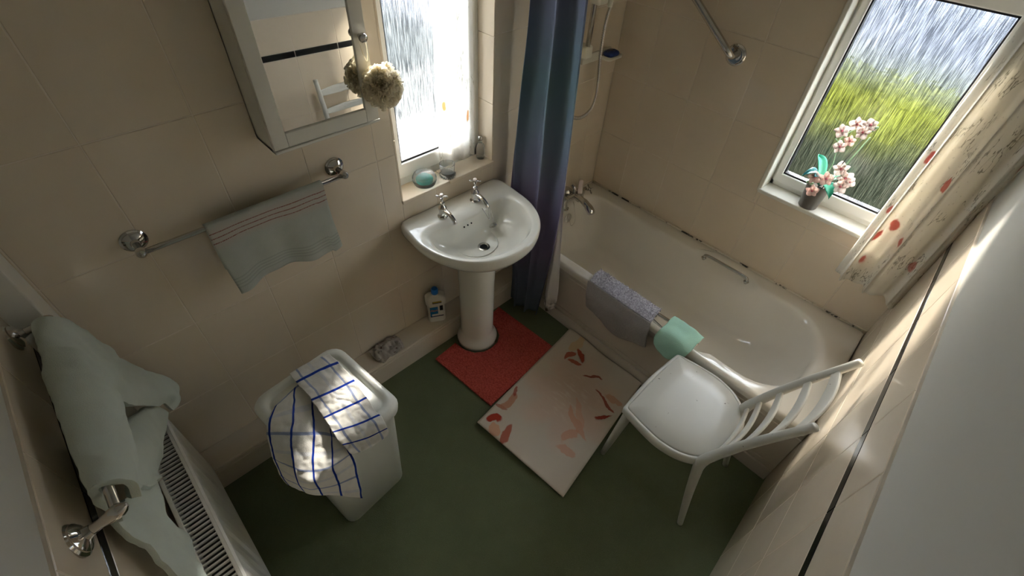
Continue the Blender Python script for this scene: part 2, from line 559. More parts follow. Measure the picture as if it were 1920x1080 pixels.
def lathe_vf(profile, origin, axis=(0, 0, 1), n=24):
    """profile: (radius, height along axis)"""
    ax = Vector(axis).normalized()
    q = ax.to_track_quat('Z', 'Y').to_matrix()
    O = Vector(origin)
    V, F = [], []
    for r, h in profile:
        for k in range(n):
            th = 2 * PI * k / n
            V.append(O + q @ Vector((max(r, 1e-5) * math.cos(th), max(r, 1e-5) * math.sin(th), h)))
    for i in range(len(profile) - 1):
        for k in range(n):
            F.append((i * n + k, i * n + (k + 1) % n, (i + 1) * n + (k + 1) % n, (i + 1) * n + k))
    F.append(tuple(range(n - 1, -1, -1)))
    F.append(tuple(range((len(profile) - 1) * n, len(profile) * n)))
    return V, F

def lathe(name, profile, origin, mat, parent=None, axis=(0, 0, 1), n=24, sharp=False):
    V, F = lathe_vf(profile, origin, axis, n)
    o = mesh_object(name, V, F, mat, parent, smooth=True)
    md = o.modifiers.new('edges', 'EDGE_SPLIT'); md.split_angle = math.radians(40)
    return o

def join_vf(*vfs):
    V, F = [], []
    for v, f in vfs:
        k = len(V); V += list(v); F += [tuple(i + k for i in q) for q in f]
    return V, F

def loft(name, rings, mat, parent=None, cap0=False, cap1=False, smooth=True, sub=0):
    n = len(rings[0]); V = [p for r in rings for p in r]; F = []
    for i in range(len(rings) - 1):
        for k in range(n):
            F.append((i * n + k, i * n + (k + 1) % n, (i + 1) * n + (k + 1) % n, (i + 1) * n + k))
    if cap0: F.append(tuple(range(n - 1, -1, -1)))
    if cap1: F.append(tuple(range((len(rings) - 1) * n, len(rings) * n)))
    o = mesh_object(name, V, F, mat, parent, smooth=smooth)
    if sub: add_subsurf(o, sub)
    return o

def cr(p0, p1, p2, p3, t):
    return 0.5 * ((2 * p1) + (p2 - p0) * t + (2 * p0 - 5 * p1 + 4 * p2 - p3) * t * t + (3 * p1 - p0 - 3 * p2 + p3) * t ** 3)
def spline(pts, n):
    P = [Vector(p) for p in pts]; out = []
    for i in range(n):
        s = i / (n - 1) * (len(P) - 1); k = min(int(s), len(P) - 2); t = s - k
        p0 = P[k - 1] if k > 0 else P[0] * 2 - P[1]
        p3 = P[k + 2] if k + 2 < len(P) else P[-1] * 2 - P[-2]
        out.append(cr(p0, P[k], P[k + 1], p3, t))
    return out
def closed_spline(pts, n):
    P = [Vector(p) for p in pts]; L = len(P); out = []
    for i in range(n):
        s = i / n * L; k = int(s); t = s - k
        out.append(cr(P[(k - 1) % L], P[k % L], P[(k + 1) % L], P[(k + 2) % L], t))
    return out

def sheet(name, fn, nu, nv, mat, parent=None, thick=0.003, usize=1.0, vsize=1.0, off=0.0):
    """fn(u, v) -> point, u across, v along; UVs are in metres"""
    V, F, UV = [], [], []
    for j in range(nv + 1):
        for i in range(nu + 1):
            V.append(Vector(fn(i / nu, j / nv))); UV.append((i / nu * usize, j / nv * vsize))
    for j in range(nv):
        for i in range(nu):
            a = j * (nu + 1) + i
            F.append((a, a + 1, a + nu + 2, a + nu + 1))
    o = mesh_object(name, V, F, mat, parent, smooth=True, uvs=UV)
    if thick: add_solid(o, thick, off)
    return o

def grid_fn(ctrl, amp=0.0, freq=14.0, seed=0.0):
    rows = [spline(r, 41) for r in ctrl]
    cache = {}
    def fn(u, v):
        i = u * 40; k = min(int(i), 39); t = i - k
        col = [r[k].lerp(r[k + 1], t) for r in rows]
        s = v * (len(col) - 1); k = min(int(s), len(col) - 2); t = s - k
        p0 = col[k - 1] if k > 0 else col[0] * 2 - col[1]
        p3 = col[k + 2] if k + 2 < len(col) else col[-1] * 2 - col[-2]
        p = cr(p0, col[k], col[k + 1], p3, t)
        if amp:
            p = p + noise.noise_vector(p * freq + Vector((seed, seed, seed))) * amp
        return p
    return fn

def wn3(p, f, s=0.0):
    return noise.noise(Vector(p) * f + Vector((s, s * 2, s * 3)))

# ------------------------------------------------------------------ room dimensions (metres)
W = 2.645           # west wall at x = -W
HC = 2.42           # ceiling height
SKEW = 0.0480       # the south wall is not quite square to the others
YS = lambda x: -1.7054 + SKEW * x
T = 0.16            # wall thickness
W1 = (-1.415, -0.886, 0.930, 2.05)    # window 1 opening: x0 x1 z0 z1 (north wall)
W2 = (-1.505, -0.967, 0.893, 1.835)   # window 2 opening: y0 y1 z0 z1 (east wall)
GR = 0.0016         # how far grout lies behind the tile face
TT = 0.008
TH = 0.345; TZ0 = 0.122

struct(box('floor', (-W - T, -2.2, -0.05), (T, T, 0.0), M['carpet']), 'dark green fitted carpet covering the bathroom floor')
struct(box('ceiling', (-W - T, -2.2, HC), (T, T, HC + 0.1), M['ceiling']), 'plain white ceiling above the tiled walls')

x0, x1, z0, z1 = W1
wall_n = struct(boxes('wall_north', [((-W - T, GR, 0), (x0, T, HC)), ((x1, GR, 0), (0 + T, T, HC)), ((x0, GR, 0), (x1, T, z0)), ((x0, GR, z1), (x1, T, HC))], M['grout']),
                'beige tiled wall behind the basin and mirror cabinet')
y0, y1, z0, z1 = W2
wall_e = struct(boxes('wall_east', [((GR, -1.95, 0), (T, y0, HC)), ((GR, y1, 0), (T, 0, HC)), ((GR, y0, 0), (T, y1, z0)), ((GR, y0, z1), (T, y1, HC))], M['grout']),
                'beige tiled wall along the back of the bath')
wall_w = struct(box('wall_west', (-W - T, -2.2, 0), (-W - TT, T, HC), M['paint']), 'half tiled, white painted wall above the radiator')
# south wall lies in its own turned frame: local x runs along it, local -y is into the wall
ang = math.atan(SKEW)
wall_s = struct(box('wall_south', (-W - 0.35, -T, 0), (0.25, -TT, HC), M['paint']), 'half tiled, white painted wall behind the chair')
wall_s.location = (0, YS(0), 0); wall_s.rotation_euler = (0, 0, ang)

tile_cache = {}
def tile_mesh(w, h, axis, mat):
    key = (round(w, 4), round(h, 4), axis, mat.name)
    if key in tile_cache: return tile_cache[key]
    b = 0.0015; d = TT
    # front face slightly smaller than the body: a pressed edge
    lo = (0, 0); V = []
    rings = [(0, -d), (0, -b * 0.8), (b, 0)]
    for ins, dep in rings:
        for (a, c) in ((ins, ins), (w - ins, ins), (w - ins, h - ins), (ins, h - ins)):
            V.append({'n': (a, -dep, c), 'e': (-dep, -a, c), 's': (-a, dep, c), 'w': (dep, a, c)}[axis])
    F = [(8, 9, 10, 11)]
    for i in (0, 4):
        for k in range(4):
            F.append((i + k, i + (k + 1) % 4, i + 4 + (k + 1) % 4, i + 4 + k))
    me = bpy.data.meshes.new('tile'); me.from_pydata(V, [], F); me.materials.append(mat); me.update()
    tile_cache[key] = me
    return me

def place_tile(parent, a0, a1, c0, c1, axis, base, mat=None, name='tile'):
    """one tile; a runs along the wall to the viewer's right, c is height"""
    g_ = 0.0013
    w = a1 - a0 - 2 * g_; h = c1 - c0 - 2 * g_
    if w < 0.006 or h < 0.006: return
    o = bpy.data.objects.new(name, tile_mesh(w, h, axis, mat or M['tile']))
    COL.objects.link(o)
    a = a0 + g_; c = c0 + g_
    o.location = {'n': (a, base, c), 'e': (base, -a, c), 's': (-a, base, c), 'w': (base, a, c)}[axis]
    o.parent = parent
    return o

def tile_region(parent, axis, base, acuts, ccuts, hole=None):
    for i in range(len(acuts) - 1):
        for j in range(len(ccuts) - 1):
            r = [(acuts[i], acuts[i + 1], ccuts[j], ccuts[j + 1])]
            if hole:
                h0, h1, k0, k1 = hole
                a0, a1, c0, c1 = r[0]
                if a0 < h1 and a1 > h0 and c0 < k1 and c1 > k0:
                    # an L-shaped or narrowed tile is cut into plain pieces round the opening
                    r = []
                    if a0 < h0: r.append((a0, h0, c0, c1))
                    if a1 > h1: r.append((h1, a1, c0, c1))
                    m0, m1 = max(a0, h0), min(a1, h1)
                    if c0 < k0: r.append((m0, m1, c0, k0))
                    if c1 > k1: r.append((m0, m1, k1, c1))
            for q in r: place_tile(parent, *q, axis, base)

def cuts(start, step, lo, hi):
    k = math.floor((lo - start) / step)
    out = [lo]
    x = start + step * (k + 1)
    while x < hi - 1e-6:
        if x > lo + 1e-6: out.append(x)
        x += step
    return out + [hi]
zc = cuts(TZ0, TH, 0.0, HC)
tile_region(wall_n, 'n', 0.0, cuts(-1.5, 0.268, -W, 0.0), zc, W1)
tile_region(wall_e, 'e', 0.0, cuts(0.471, 0.257, 0.0, 1.72), zc, (-W2[1], -W2[0], W2[2], W2[3]))
TOP = 1.265; BZ = 1.062
zlow = cuts(BZ - 0.019 - TH * 3, TH, 0.0, BZ - 0.019)
ac_s = cuts(0.12, 0.268, -0.02, W + 0.04)
tile_region(wall_s, 's', 0.0, ac_s, zlow)
for i in range(len(ac_s) - 1):
    place_tile(wall_s, ac_s[i], ac_s[i + 1], BZ - 0.019, BZ + 0.019, 's', 0.0, M['tile_black'], 'border_tile')
    place_tile(wall_s, ac_s[i], ac_s[i + 1], BZ + 0.019, TOP, 's', 0.0)
ac_w = cuts(-0.1, 0.268, -1.86, 0.0)
tile_region(wall_w, 'w', -W, ac_w, zlow)
for i in range(len(ac_w) - 1):
    place_tile(wall_w, ac_w[i], ac_w[i + 1], BZ - 0.019, BZ + 0.019, 'w', -W, M['tile_black'], 'border_tile')
    place_tile(wall_w, ac_w[i], ac_w[i + 1], BZ + 0.019, TOP, 'w', -W)
# grout behind the half-tiled walls
gs = box('grout_bed', (-W - 0.3, -TT, 0), (0.03, -GR, TOP), M['grout']); gs.parent = wall_s
gw = box('grout_bed', (-W - TT, -1.86, 0), (-W - GR, 0, TOP), M['grout']); gw.parent = wall_w

# pipe boxing along the foot of the north wall and in the north-west corner
tr = struct(box('trim_1', (-W, -0.120, 0), (-0.74, -0.0005, 0.153), M['boxing'], bevel=0.006), 'cream painted pipe boxing along the foot of the wall')
box('bead', (-W, -0.1225, 0.118), (-0.74, -0.119, 0.124), M['boxing'], tr, 0.001)
box('bead', (-W, -0.1240, 0.135), (-0.74, -0.119, 0.147), M['boxing'], tr, 0.002)
struct(box('trim_2', (-W, -0.125, 0.153), (-2.577, -0.0005, HC), M['gloss_white'], bevel=0.004), 'white vertical pipe casing in the corner beside the radiator')

# ------------------------------------------------------------------ windows
x0, x1, z0, z1 = W1
win1 = struct(boxes('window_1', [((x0, 0.10, z0), (x0 + 0.045, 0.120, z1)), ((x1 - 0.045, 0.10, z0), (x1, 0.120, z1)), ((x0, 0.10, z0), (x1, 0.120, z0 + 0.05)), ((x0, 0.10, z1 - 0.045), (x1, 0.120, z1))], M['upvc'], bevel=0.004),
              'tall rain-glass window over the basin, white frame')
g0, g1, h0, h1 = x0 + 0.075, x1 - 0.075, 1.045, z1 - 0.085
boxes('sash', [((x0 + 0.035, 0.085, z0 + 0.045), (g0, 0.115, h1 + 0.04)), ((g1, 0.085, z0 + 0.045), (x1 - 0.035, 0.115, h1 + 0.04)), ((g0 - 0.01, 0.085, z0 + 0.045), (g1 + 0.01, 0.115, h0)), ((g0 - 0.01, 0.085, h1), (g1 + 0.01, 0.115, h1 + 0.04))], M['upvc'], win1, 0.005)
boxes('gasket', [((g0 - 0.002, 0.094, h0 - 0.002), (g0 + 0.006, 0.118, h1)), ((g1 - 0.006, 0.094, h0 - 0.002), (g1 + 0.002, 0.118, h1)), ((g0, 0.094, h0 - 0.002), (g1, 0.118, h0 + 0.009)), ((g0, 0.094, h1 - 0.007), (g1, 0.118, h1 + 0.002))], M['black'], win1)
box('pane', (g0 + 0.004, 0.106, h0 + 0.004), (g1 - 0.004, 0.112, h1 - 0.003), M['rain'], win1)
# tiled sill and reveals of window 1
box('sill_tile', (x0, -0.012, z0 - 0.012), (x0 + 0.255, 0.10, z0 + 0.006), M['tile'], win1, 0.004)
box('sill_tile', (x0 + 0.257, -0.012, z0 - 0.012), (x1, 0.10, z0 + 0.006), M['tile'], win1, 0.004)
for zz in range(4):
    a = z0 + 0.006 + zz * 0.28; b = min(a + 0.278, z1)
    box('reveal_tile', (x1 - 0.007, -0.0005, a), (x1 + 0.001, 0.10, b), M['tile'], win1, 0.0012)
    box('reveal_tile', (x0 - 0.001, -0.0005, a), (x0 + 0.007, 0.10, b), M['tile'], win1, 0.0012)

y0, y1, z0, z1 = W2
win2 = struct(boxes('window_2', [((0.085, y0, z0), (0.113, y0 + 0.03, z1)), ((0.085, y1 - 0.03, z0), (0.113, y1, z1)), ((0.085, y0, z0), (0.113, y1, z0 + 0.035)), ((0.085, y0, z1 - 0.03), (0.113, y1, z1))], M['upvc'], bevel=0.004),
              'rain-glass window over the bath, white frame')
g0, g1, h0, h1 = y0 + 0.055, y1 - 0.052, 0.970, 1.755
boxes('sash', [((0.072, y0 + 0.02, z0 + 0.03), (0.108, g0, z1 - 0.02)), ((0.072, g1, z0 + 0.03), (0.108, y1 - 0.02, z1 - 0.02)), ((0.072, g0 - 0.01, z0 + 0.03), (0.108, g1 + 0.01, h0)), ((0.072, g0 - 0.01, h1), (0.108, g1 + 0.01, z1 - 0.02))], M['upvc'], win2, 0.005)
boxes('gasket', [((0.080, g0 - 0.002, h0), (0.11, g0 + 0.006, h1)), ((0.080, g1 - 0.006, h0), (0.11, g1 + 0.002, h1)), ((0.080, g0, h0 - 0.002), (0.11, g1, h0 + 0.008)), ((0.080, g0, h1 - 0.007), (0.11, g1, h1 + 0.002))], M['black'], win2)
box('pane', (0.098, g0 + 0.004, h0 + 0.004), (0.104, g1 - 0.004, h1 - 0.003), M['rain'], win2)
box('sill', (-0.014, y0, z0 - 0.014), (0.09, y1, z0 + 0.006), M['gloss_white'], win2, 0.005)
box('reveal_lining', (-0.006, y1 - 0.012, z0 - 0.010), (0.09, y1 + 0.008, z1), M['gloss_white'], win2, 0.005)
box('reveal_lining', (-0.006, y0 - 0.008, z0 - 0.010), (0.09, y0 + 0.012, z1), M['gloss_white'], win2, 0.005)
box('reveal_lining', (-0.006, y0 - 0.008, z1 - 0.012), (0.09, y1 + 0.008, z1 + 0.008), M['gloss_white'], win2, 0.005)

for nm, loc, rot, sx, sy in (('window_1_portal', (-1.15, 0.165, 1.49), (math.radians(-90), 0, 0), 0.56, 1.15), ('window_2_portal', (0.165, -1.236, 1.364), (0, math.radians(90), 0), 0.97, 0.56)):
    ld = bpy.data.lights.new(nm, 'AREA'); ld.shape = 'RECTANGLE'; ld.size = sx; ld.size_y = sy
    ld.cycles.is_portal = True
    lo_ = bpy.data.objects.new(nm, ld); COL.objects.link(lo_); lo_.location = loc; lo_.rotation_euler = rot

# ------------------------------------------------------------------ outdoors
struct(box('ground_paving', (-6, 0.22, -0.12), (2.0, 2.35, -0.04), M['paving_pale']), 'pale sunlit paving outside the basin window')
struct(box('ground_gravel', (-8, 2.35, -0.12), (2.0, 14, -0.05), M['gravel']), 'grey gravel beyond the pale paving')
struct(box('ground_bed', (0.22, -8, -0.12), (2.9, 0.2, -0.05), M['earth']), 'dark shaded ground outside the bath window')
struct(box('ground_drive', (2.0, -16, -0.13), (24, 12, -0.06), M['drive']), 'pale blue-grey driveway beyond the hedge')
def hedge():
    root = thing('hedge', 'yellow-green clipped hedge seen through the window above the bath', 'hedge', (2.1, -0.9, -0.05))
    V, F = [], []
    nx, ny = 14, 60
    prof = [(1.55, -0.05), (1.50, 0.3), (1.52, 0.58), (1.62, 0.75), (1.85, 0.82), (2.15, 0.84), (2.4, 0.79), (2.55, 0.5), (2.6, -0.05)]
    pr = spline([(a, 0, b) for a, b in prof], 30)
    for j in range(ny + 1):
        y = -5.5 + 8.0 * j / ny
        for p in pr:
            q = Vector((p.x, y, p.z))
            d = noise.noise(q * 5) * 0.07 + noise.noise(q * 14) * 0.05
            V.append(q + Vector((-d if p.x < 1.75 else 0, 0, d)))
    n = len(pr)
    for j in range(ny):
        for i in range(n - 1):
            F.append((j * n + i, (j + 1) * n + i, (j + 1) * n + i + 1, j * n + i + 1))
    fm = [0 if (V[f[0]].z > 0.68 and V[f[0]].x > 1.5) else 1 for f in F]  # bright green on the sunlit crown, painted shade on the sides
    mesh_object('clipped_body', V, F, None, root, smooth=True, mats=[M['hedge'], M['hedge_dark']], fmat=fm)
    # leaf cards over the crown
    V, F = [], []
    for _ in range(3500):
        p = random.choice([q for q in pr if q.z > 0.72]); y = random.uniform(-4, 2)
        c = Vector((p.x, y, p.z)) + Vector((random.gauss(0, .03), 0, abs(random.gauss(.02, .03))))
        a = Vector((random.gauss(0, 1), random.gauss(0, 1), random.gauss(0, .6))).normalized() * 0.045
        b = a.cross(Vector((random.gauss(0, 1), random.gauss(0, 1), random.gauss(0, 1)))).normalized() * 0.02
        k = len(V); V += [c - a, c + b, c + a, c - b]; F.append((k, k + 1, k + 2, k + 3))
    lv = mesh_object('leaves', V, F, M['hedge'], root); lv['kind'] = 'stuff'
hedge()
nh = thing('neighbour_house', 'pale grey house beyond the driveway, blurred by the rain glass over the bath', 'house', (14, -2, -0.1))
box('wall', (13.0, -10, -0.1), (19, 5, 4.6), M['house'], nh)
mesh_object('roof', [(12.6, -10.4, 4.6), (19.4, -10.4, 4.6), (19.4, 5.4, 4.6), (12.6, 5.4, 4.6), (16, -10.4, 7.0), (16, 5.4, 7.0)], [(0, 3, 5, 4), (1, 4, 5, 2), (0, 4, 1), (3, 2, 5), (0, 1, 2, 3)], M['house_roof'], nh)
for yy in (-8, -4.5, -1, 2.5):
    for zz in (0.8, 3.0):
        wf = box('window', (12.96, yy, zz), (13.0, yy + 1.1, zz + 1.1), M['upvc'], nh)
        box('window_glass', (12.95, yy + 0.08, zz + 0.08), (12.962, yy + 1.02, zz + 1.02), M['hole'], wf)

# ------------------------------------------------------------------ bath
def rrect(xa, xb, ya, yb, r, z, ns=24, nc=8, skew=False):
    """ring of points, counter-clockwise seen from above; r = radii at (xb,yb) (xa,yb) (xa,ya) (xb,ya)"""
    rs = r if isinstance(r, (list, tuple)) else [r] * 4
    pts = []
    cs = [(xb - rs[0], yb - rs[0], rs[0], 0), (xa + rs[1], yb - rs[1], rs[1], 90), (xa + rs[2], ya + rs[2], rs[2], 180), (xb - rs[3], ya + rs[3], rs[3], 270)]
    for i, (cx, cy, rr, a0) in enumerate(cs):
        for k in range(nc):
            th = math.radians(a0 + 90 * k / (nc - 1))
            pts.append(Vector((cx + rr * math.cos(th), cy + rr * math.sin(th), z)))
        nx = cs[(i + 1) % 4]
        th = math.radians(a0 + 90)
        pa = pts[-1]; pb = Vector((nx[0] + nx[2] * math.cos(th), nx[1] + nx[2] * math.sin(th), z))
        for k in range(1, ns):
            pts.append(pa.lerp(pb, k / ns))
    if skew:
        for p in pts:
            s = min(1, max(0, -p.y / 1.7))
            p.y += s * SKEW * p.x * 0.9
    return pts

HB = 0.456; WB = 0.746
bath = thing('bathtub', 'white built-in bathtub along the tiled window wall', 'bathtub', (-0.373, -0.85, 0))
def notch(ring, amt, lo, hi, side):
    out = []
    for p in ring:
        q = p.copy()
        if side > 0 and q.x > -0.2 and lo < q.y < hi or side < 0 and q.x < -0.55 and lo < q.y < hi:
            e = min(q.y - lo, hi - q.y) / 0.045
            q.x += side * amt * min(1, max(0, e)) ** 0.6
        out.append(q)
    return out
K = dict(ns=60, nc=10, skew=True)
ins = lambda z, d: rrect(-0.686 + d, -0.098 - d, -1.60 + d * 1.6, -0.075 - d, (0.10, 0.10, 0.24, 0.24), z, **K)
rings = [rrect(-WB + 0.004, -0.001, -1.703, -0.001, 0.02, HB - 0.045, **K), rrect(-WB, -0.001, -1.703, -0.001, 0.02, HB - 0.02, **K),
         rrect(-WB + 0.003, -0.003, -1.700, -0.003, 0.02, HB - 0.004, **K), rrect(-WB + 0.014, -0.008, -1.69, -0.008, 0.02, HB, **K)]
def nn(r, k):
    return notch(notch(r, 0.042 * k, -1.20, -0.83, 1), 0.030 * k, -1.25, -0.93, -1)
rings += [nn(ins(HB, -0.012), 1), nn(ins(HB - 0.004, -0.002), 1), nn(ins(HB - 0.016, 0.006), 0.9), nn(ins(HB - 0.05, 0.012), 0.35)]
rings += [ins(HB - 0.09, 0.018),
          rrect(-0.655, -0.130, -1.52, -0.115, (0.10, 0.10, 0.22, 0.22), 0.25, **K),
          rrect(-0.640, -0.145, -1.42, -0.130, (0.11, 0.11, 0.20, 0.20), 0.15, **K),
          rrect(-0.610, -0.175, -1.33, -0.155, (0.12, 0.12, 0.18, 0.18), 0.105, **K),
          rrect(-0.55, -0.235, -1.22, -0.22, (0.10, 0.10, 0.12, 0.12), 0.09, **K)]
loft('tub', rings, M['bath'], bath, cap1=True)
# side panel with plinth and pressed ridges
pan = boxes('side_panel', [((-0.722, -1.738, 0.0), (-0.705, -0.121, 0.42))], M['panel'], bath, 0.003)
box('ridge', (-0.7265, -1.738, 0.355), (-0.721, -0.121, 0.368), M['panel'], pan, 0.003)
box('ridge', (-0.7265, -1.738, 0.105), (-0.721, -0.121, 0.116), M['panel'], pan, 0.003)
box('plinth', (-0.735, -1.738, 0.0), (-0.722, -0.121, 0.085), M['panel'], bath, 0.004)
# chrome grips
def grip(yc, x, half, up=0.0):
    HB = 0.456 + up
    pth = spline([(x, yc + half, HB - 0.012), (x, yc + half, HB + 0.010), (x, yc + half - 0.02, HB + 0.022), (x, yc, HB + 0.024), (x, yc - half + 0.02, HB + 0.022), (x, yc - half, HB + 0.010), (x, yc - half, HB - 0.012)], 36)
    gr = tube('grip_handle', pth, 0.0085, M['chrome'], bath, 10)
    for s in (-1, 1):
        lathe('grip_foot', [(0.014, 0), (0.014, 0.004), (0.010, 0.008)], (x, yc + s * half, HB - 0.002), M['chrome'], gr, n=16)
grip(-1.018, -0.115, 0.125)
grip(-1.065, -0.672, 0.115, -0.014)
g = NT('mildewed_sealant')
v = g.coord()
g.color(g.mix(g.step(g.noise(v, 9, 4, 0.7), 0.52, 0.60), srgb(214, 206, 192), srgb(42, 36, 30))); g.set(Roughness=0.5)
tube('sealant', [(-0.0065, -0.007, HB + 0.001), (-0.0065, -0.6, HB + 0.001), (-0.0065, -1.2, HB + 0.001), (-0.0065, -1.69, HB + 0.001)], 0.0055, g.m, bath, 8)
tube('sealant', [(-0.007, -0.0065, HB + 0.001), (-0.36, -0.0065, HB + 0.001), (-0.73, -0.0065, HB + 0.001)], 0.0055, g.m, bath, 8)
# overflow with chain
ov = lathe('overflow', [(0.030, 0), (0.030, 0.004), (0.022, 0.009), (0.010, 0.010)], (-0.335, -0.098, 0.375), M['chrome'], bath, axis=(0, -1, 0.12))
lathe('plughole', [(0.032, 0), (0.032, 0.002), (0.022, 0.003), (0.020, 0.0005)], (-0.39, -0.34, 0.0905), M['chrome'], bath)
def chain(name, pts, parent, n=60, r=0.0016, mat='chrome'):
    P = spline(pts, n); vfs = []
    for i, p in enumerate(P):
        vfs.append(lathe_vf([(0.0003, -r), (r, -r * .5), (r, r * .5), (0.0003, r)], p, n=6))
    V, F = join_vf(*vfs)
    return mesh_object(name, V, F, M[mat], parent, smooth=True)
chain('plug_chain', [(-0.335, -0.112, 0.372), (-0.33, -0.13, 0.33), (-0.30, -0.13, 0.36), (-0.29, -0.10, 0.44), (-0.295, -0.09, 0.475)], bath, 50)

# bath mixer with crosshead handles
def cross_handle(name, c, axis, parent, size=0.03, cap=True):
    ax = Vector(axis).normalized()
    a = ax.orthogonal().normalized(); b = ax.cross(a)
    C = Vector(c)
    vfs = [lathe_vf([(0.006, -0.012), (0.010, -0.006), (0.011, 0.003), (0.009, 0.008)], C, ax, 14)]
    for d in (a, b, -a, -b):
        vfs.append(tube_vf([C, C + d * size * 0.55, C + d * size * 0.8, C + d * size], [0.0045, 0.0036, 0.0050, 0.0030], 8))
    V, F = join_vf(*vfs)
    h = mesh_object(name, V, F, M['chrome'], parent, smooth=True)
    if cap:
        lathe('button', [(0.0095, 0), (0.0095, 0.002), (0.007, 0.0055), (0.002, 0.0068)], C + ax * 0.007, M['white_cap'], h, axis=ax, n=16)
    return h
mx = Vector((-0.300, -0.088, HB))
vfs = []
for s in (-1, 1):
    vfs.append(lathe_vf([(0.030, 0), (0.030, 0.007), (0.020, 0.013), (0.017, 0.045), (0.022, 0.052), (0.022, 0.078), (0.012, 0.086)], mx + Vector((s * 0.075, 0, 0)), n=18))
    vfs.append(tube_vf([mx + Vector((s * 0.07, 0, 0.066)), mx + Vector((s * 0.115, 0, 0.066))], 0.011, 12))
vfs.append(tube_vf([mx + Vector((-0.08, 0, 0.066)), mx + Vector((0.08, 0, 0.066))], 0.020, 14))
vfs.append(tube_vf(spline([mx + Vector((-0.0, 0, 0.066)), mx + Vector((0, -0.05, 0.070)), mx + Vector((-0.005, -0.10, 0.062)), mx + Vector((-0.010, -0.145, 0.040)), mx + Vector((-0.012, -0.158, 0.020))], 20), [0.018] * 4 + [0.020] * 4 + [0.023] * 4 + [0.026] * 6 + [0.025, 0.020], 16, 0.8))
vfs.append(tube_vf(spline([mx + Vector((0.0, 0, 0.07)), mx + Vector((0.0, 0.0, 0.11)), mx + Vector((0.0, 0.02, 0.13))], 8), 0.012, 12))
vfs.append(lathe_vf([(0.030, 0), (0.034, 0.008), (0.034, 0.05), (0.024, 0.06)], mx + Vector((-0.02, 0.045, 0.04)), n=18))
V, F = join_vf(*vfs)
mix = mesh_object('mixer_tap', V, F, M['chrome'], bath, smooth=True)
mix.modifiers.new('edges', 'EDGE_SPLIT').split_angle = math.radians(45)
cross_handle('cross_handle', mx + Vector((-0.128, 0, 0.066)), (-1, 0, 0.0), mix, 0.032)
cross_handle('cross_handle', mx + Vector((0.128, -0.02, 0.066)), (1, -0.15, 0.0), mix, 0.032)
lathe('diverter_handle', [(0.012, 0), (0.0145, 0.004), (0.0145, 0.075), (0.011, 0.081)], mx + Vector((0.018, -0.030, 0.085)), M['white_cap'], mix, axis=(0.55, 0.45, 0.65), n=18)

# things lying over the bath edge
scr = thing('scrub_mat', 'lilac-grey nubbly scrub mat hung over the bath edge near the taps', 'bath mat', (-0.7, -0.77, HB))
def scrub_top(u, v):
    y = -0.585 - 0.375 * u - 0.015 * v
    x = -0.635 - 0.115 * v
    z = HB + 0.012 + 0.010 * math.sin(PI * min(1, max(0, v))) - (0.014 if v < 0.05 else 0)
    return (x, y, z + 0.004 * wn3((x, y, 0), 70))
sheet('nubbly_top', scrub_top, 90, 26, M['scrub'], scr, 0.006, 0.38, 0.12)
V, F = [], []
for _ in range(900):
    u, v = random.random(), random.random()
    p = Vector(scrub_top(u, v)) + Vector((0, 0, 0.004))
    d = Vector((random.gauss(0, .6), random.gauss(0, .6), 1)).normalized() * random.uniform(0.006, 0.012)
    s = Vector((random.gauss(0, 1), random.gauss(0, 1), 0)).normalized() * 0.0022
    t = s.cross(d).normalized() * 0.0022
    k = len(V); V += [p + s, p + t, p - s, p - t, p + d]; F += [(k, k + 1, k + 4), (k + 1, k + 2, k + 4), (k + 2, k + 3, k + 4), (k + 3, k, k + 4)]
nb = mesh_object('bristles', V, F, M['scrub'], scr); nb['kind'] = 'stuff'
def scrub_drop(u, v):
    lo = 0.25 + 0.05 * (1 - math.sin(PI * u) ** 0.5) + 0.015 * math.sin(9 * u)
    y = -0.592 - 0.385 * u - 0.02 * v
    z = (HB + 0.012) * (1 - v) + lo * v
    return (-0.753 - 0.008 * math.sin(PI * v) - 0.003 * wn3((0, y, z), 25), y, z)
sheet('hanging_net', scrub_drop, 60, 30, M['scrub_net'], scr, 0.003, 0.38, 0.18)

fl = thing('flannel', 'mint green flannel draped over the bath edge beside the chair', 'flannel', (-0.71, -1.11, HB))
FL = [[(-0.600, -1.035, 0.440), (-0.600, -1.09, 0.440), (-0.605, -1.15, 0.440), (-0.610, -1.19, 0.435)],
      [(-0.640, -1.030, 0.474), (-0.640, -1.09, 0.476), (-0.640, -1.15, 0.474), (-0.650, -1.195, 0.472)],
      [(-0.700, -1.030, 0.476), (-0.700, -1.08, 0.478), (-0.705, -1.14, 0.476), (-0.705, -1.195, 0.474)],
      [(-0.752, -1.030, 0.468), (-0.755, -1.08, 0.470), (-0.757, -1.14, 0.468), (-0.755, -1.195, 0.460)],
      [(-0.766, -1.020, 0.420), (-0.772, -1.07, 0.415), (-0.772, -1.13, 0.412), (-0.766, -1.185, 0.425)],
      [(-0.768, -1.035, 0.382), (-0.778, -1.07, 0.365), (-0.778, -1.12, 0.360), (-0.768, -1.165, 0.378)]]
sheet('cloth', grid_fn(FL, 0.004, 22), 34, 40, M['flannel_mint'], fl, 0.005, 0.16, 0.22)

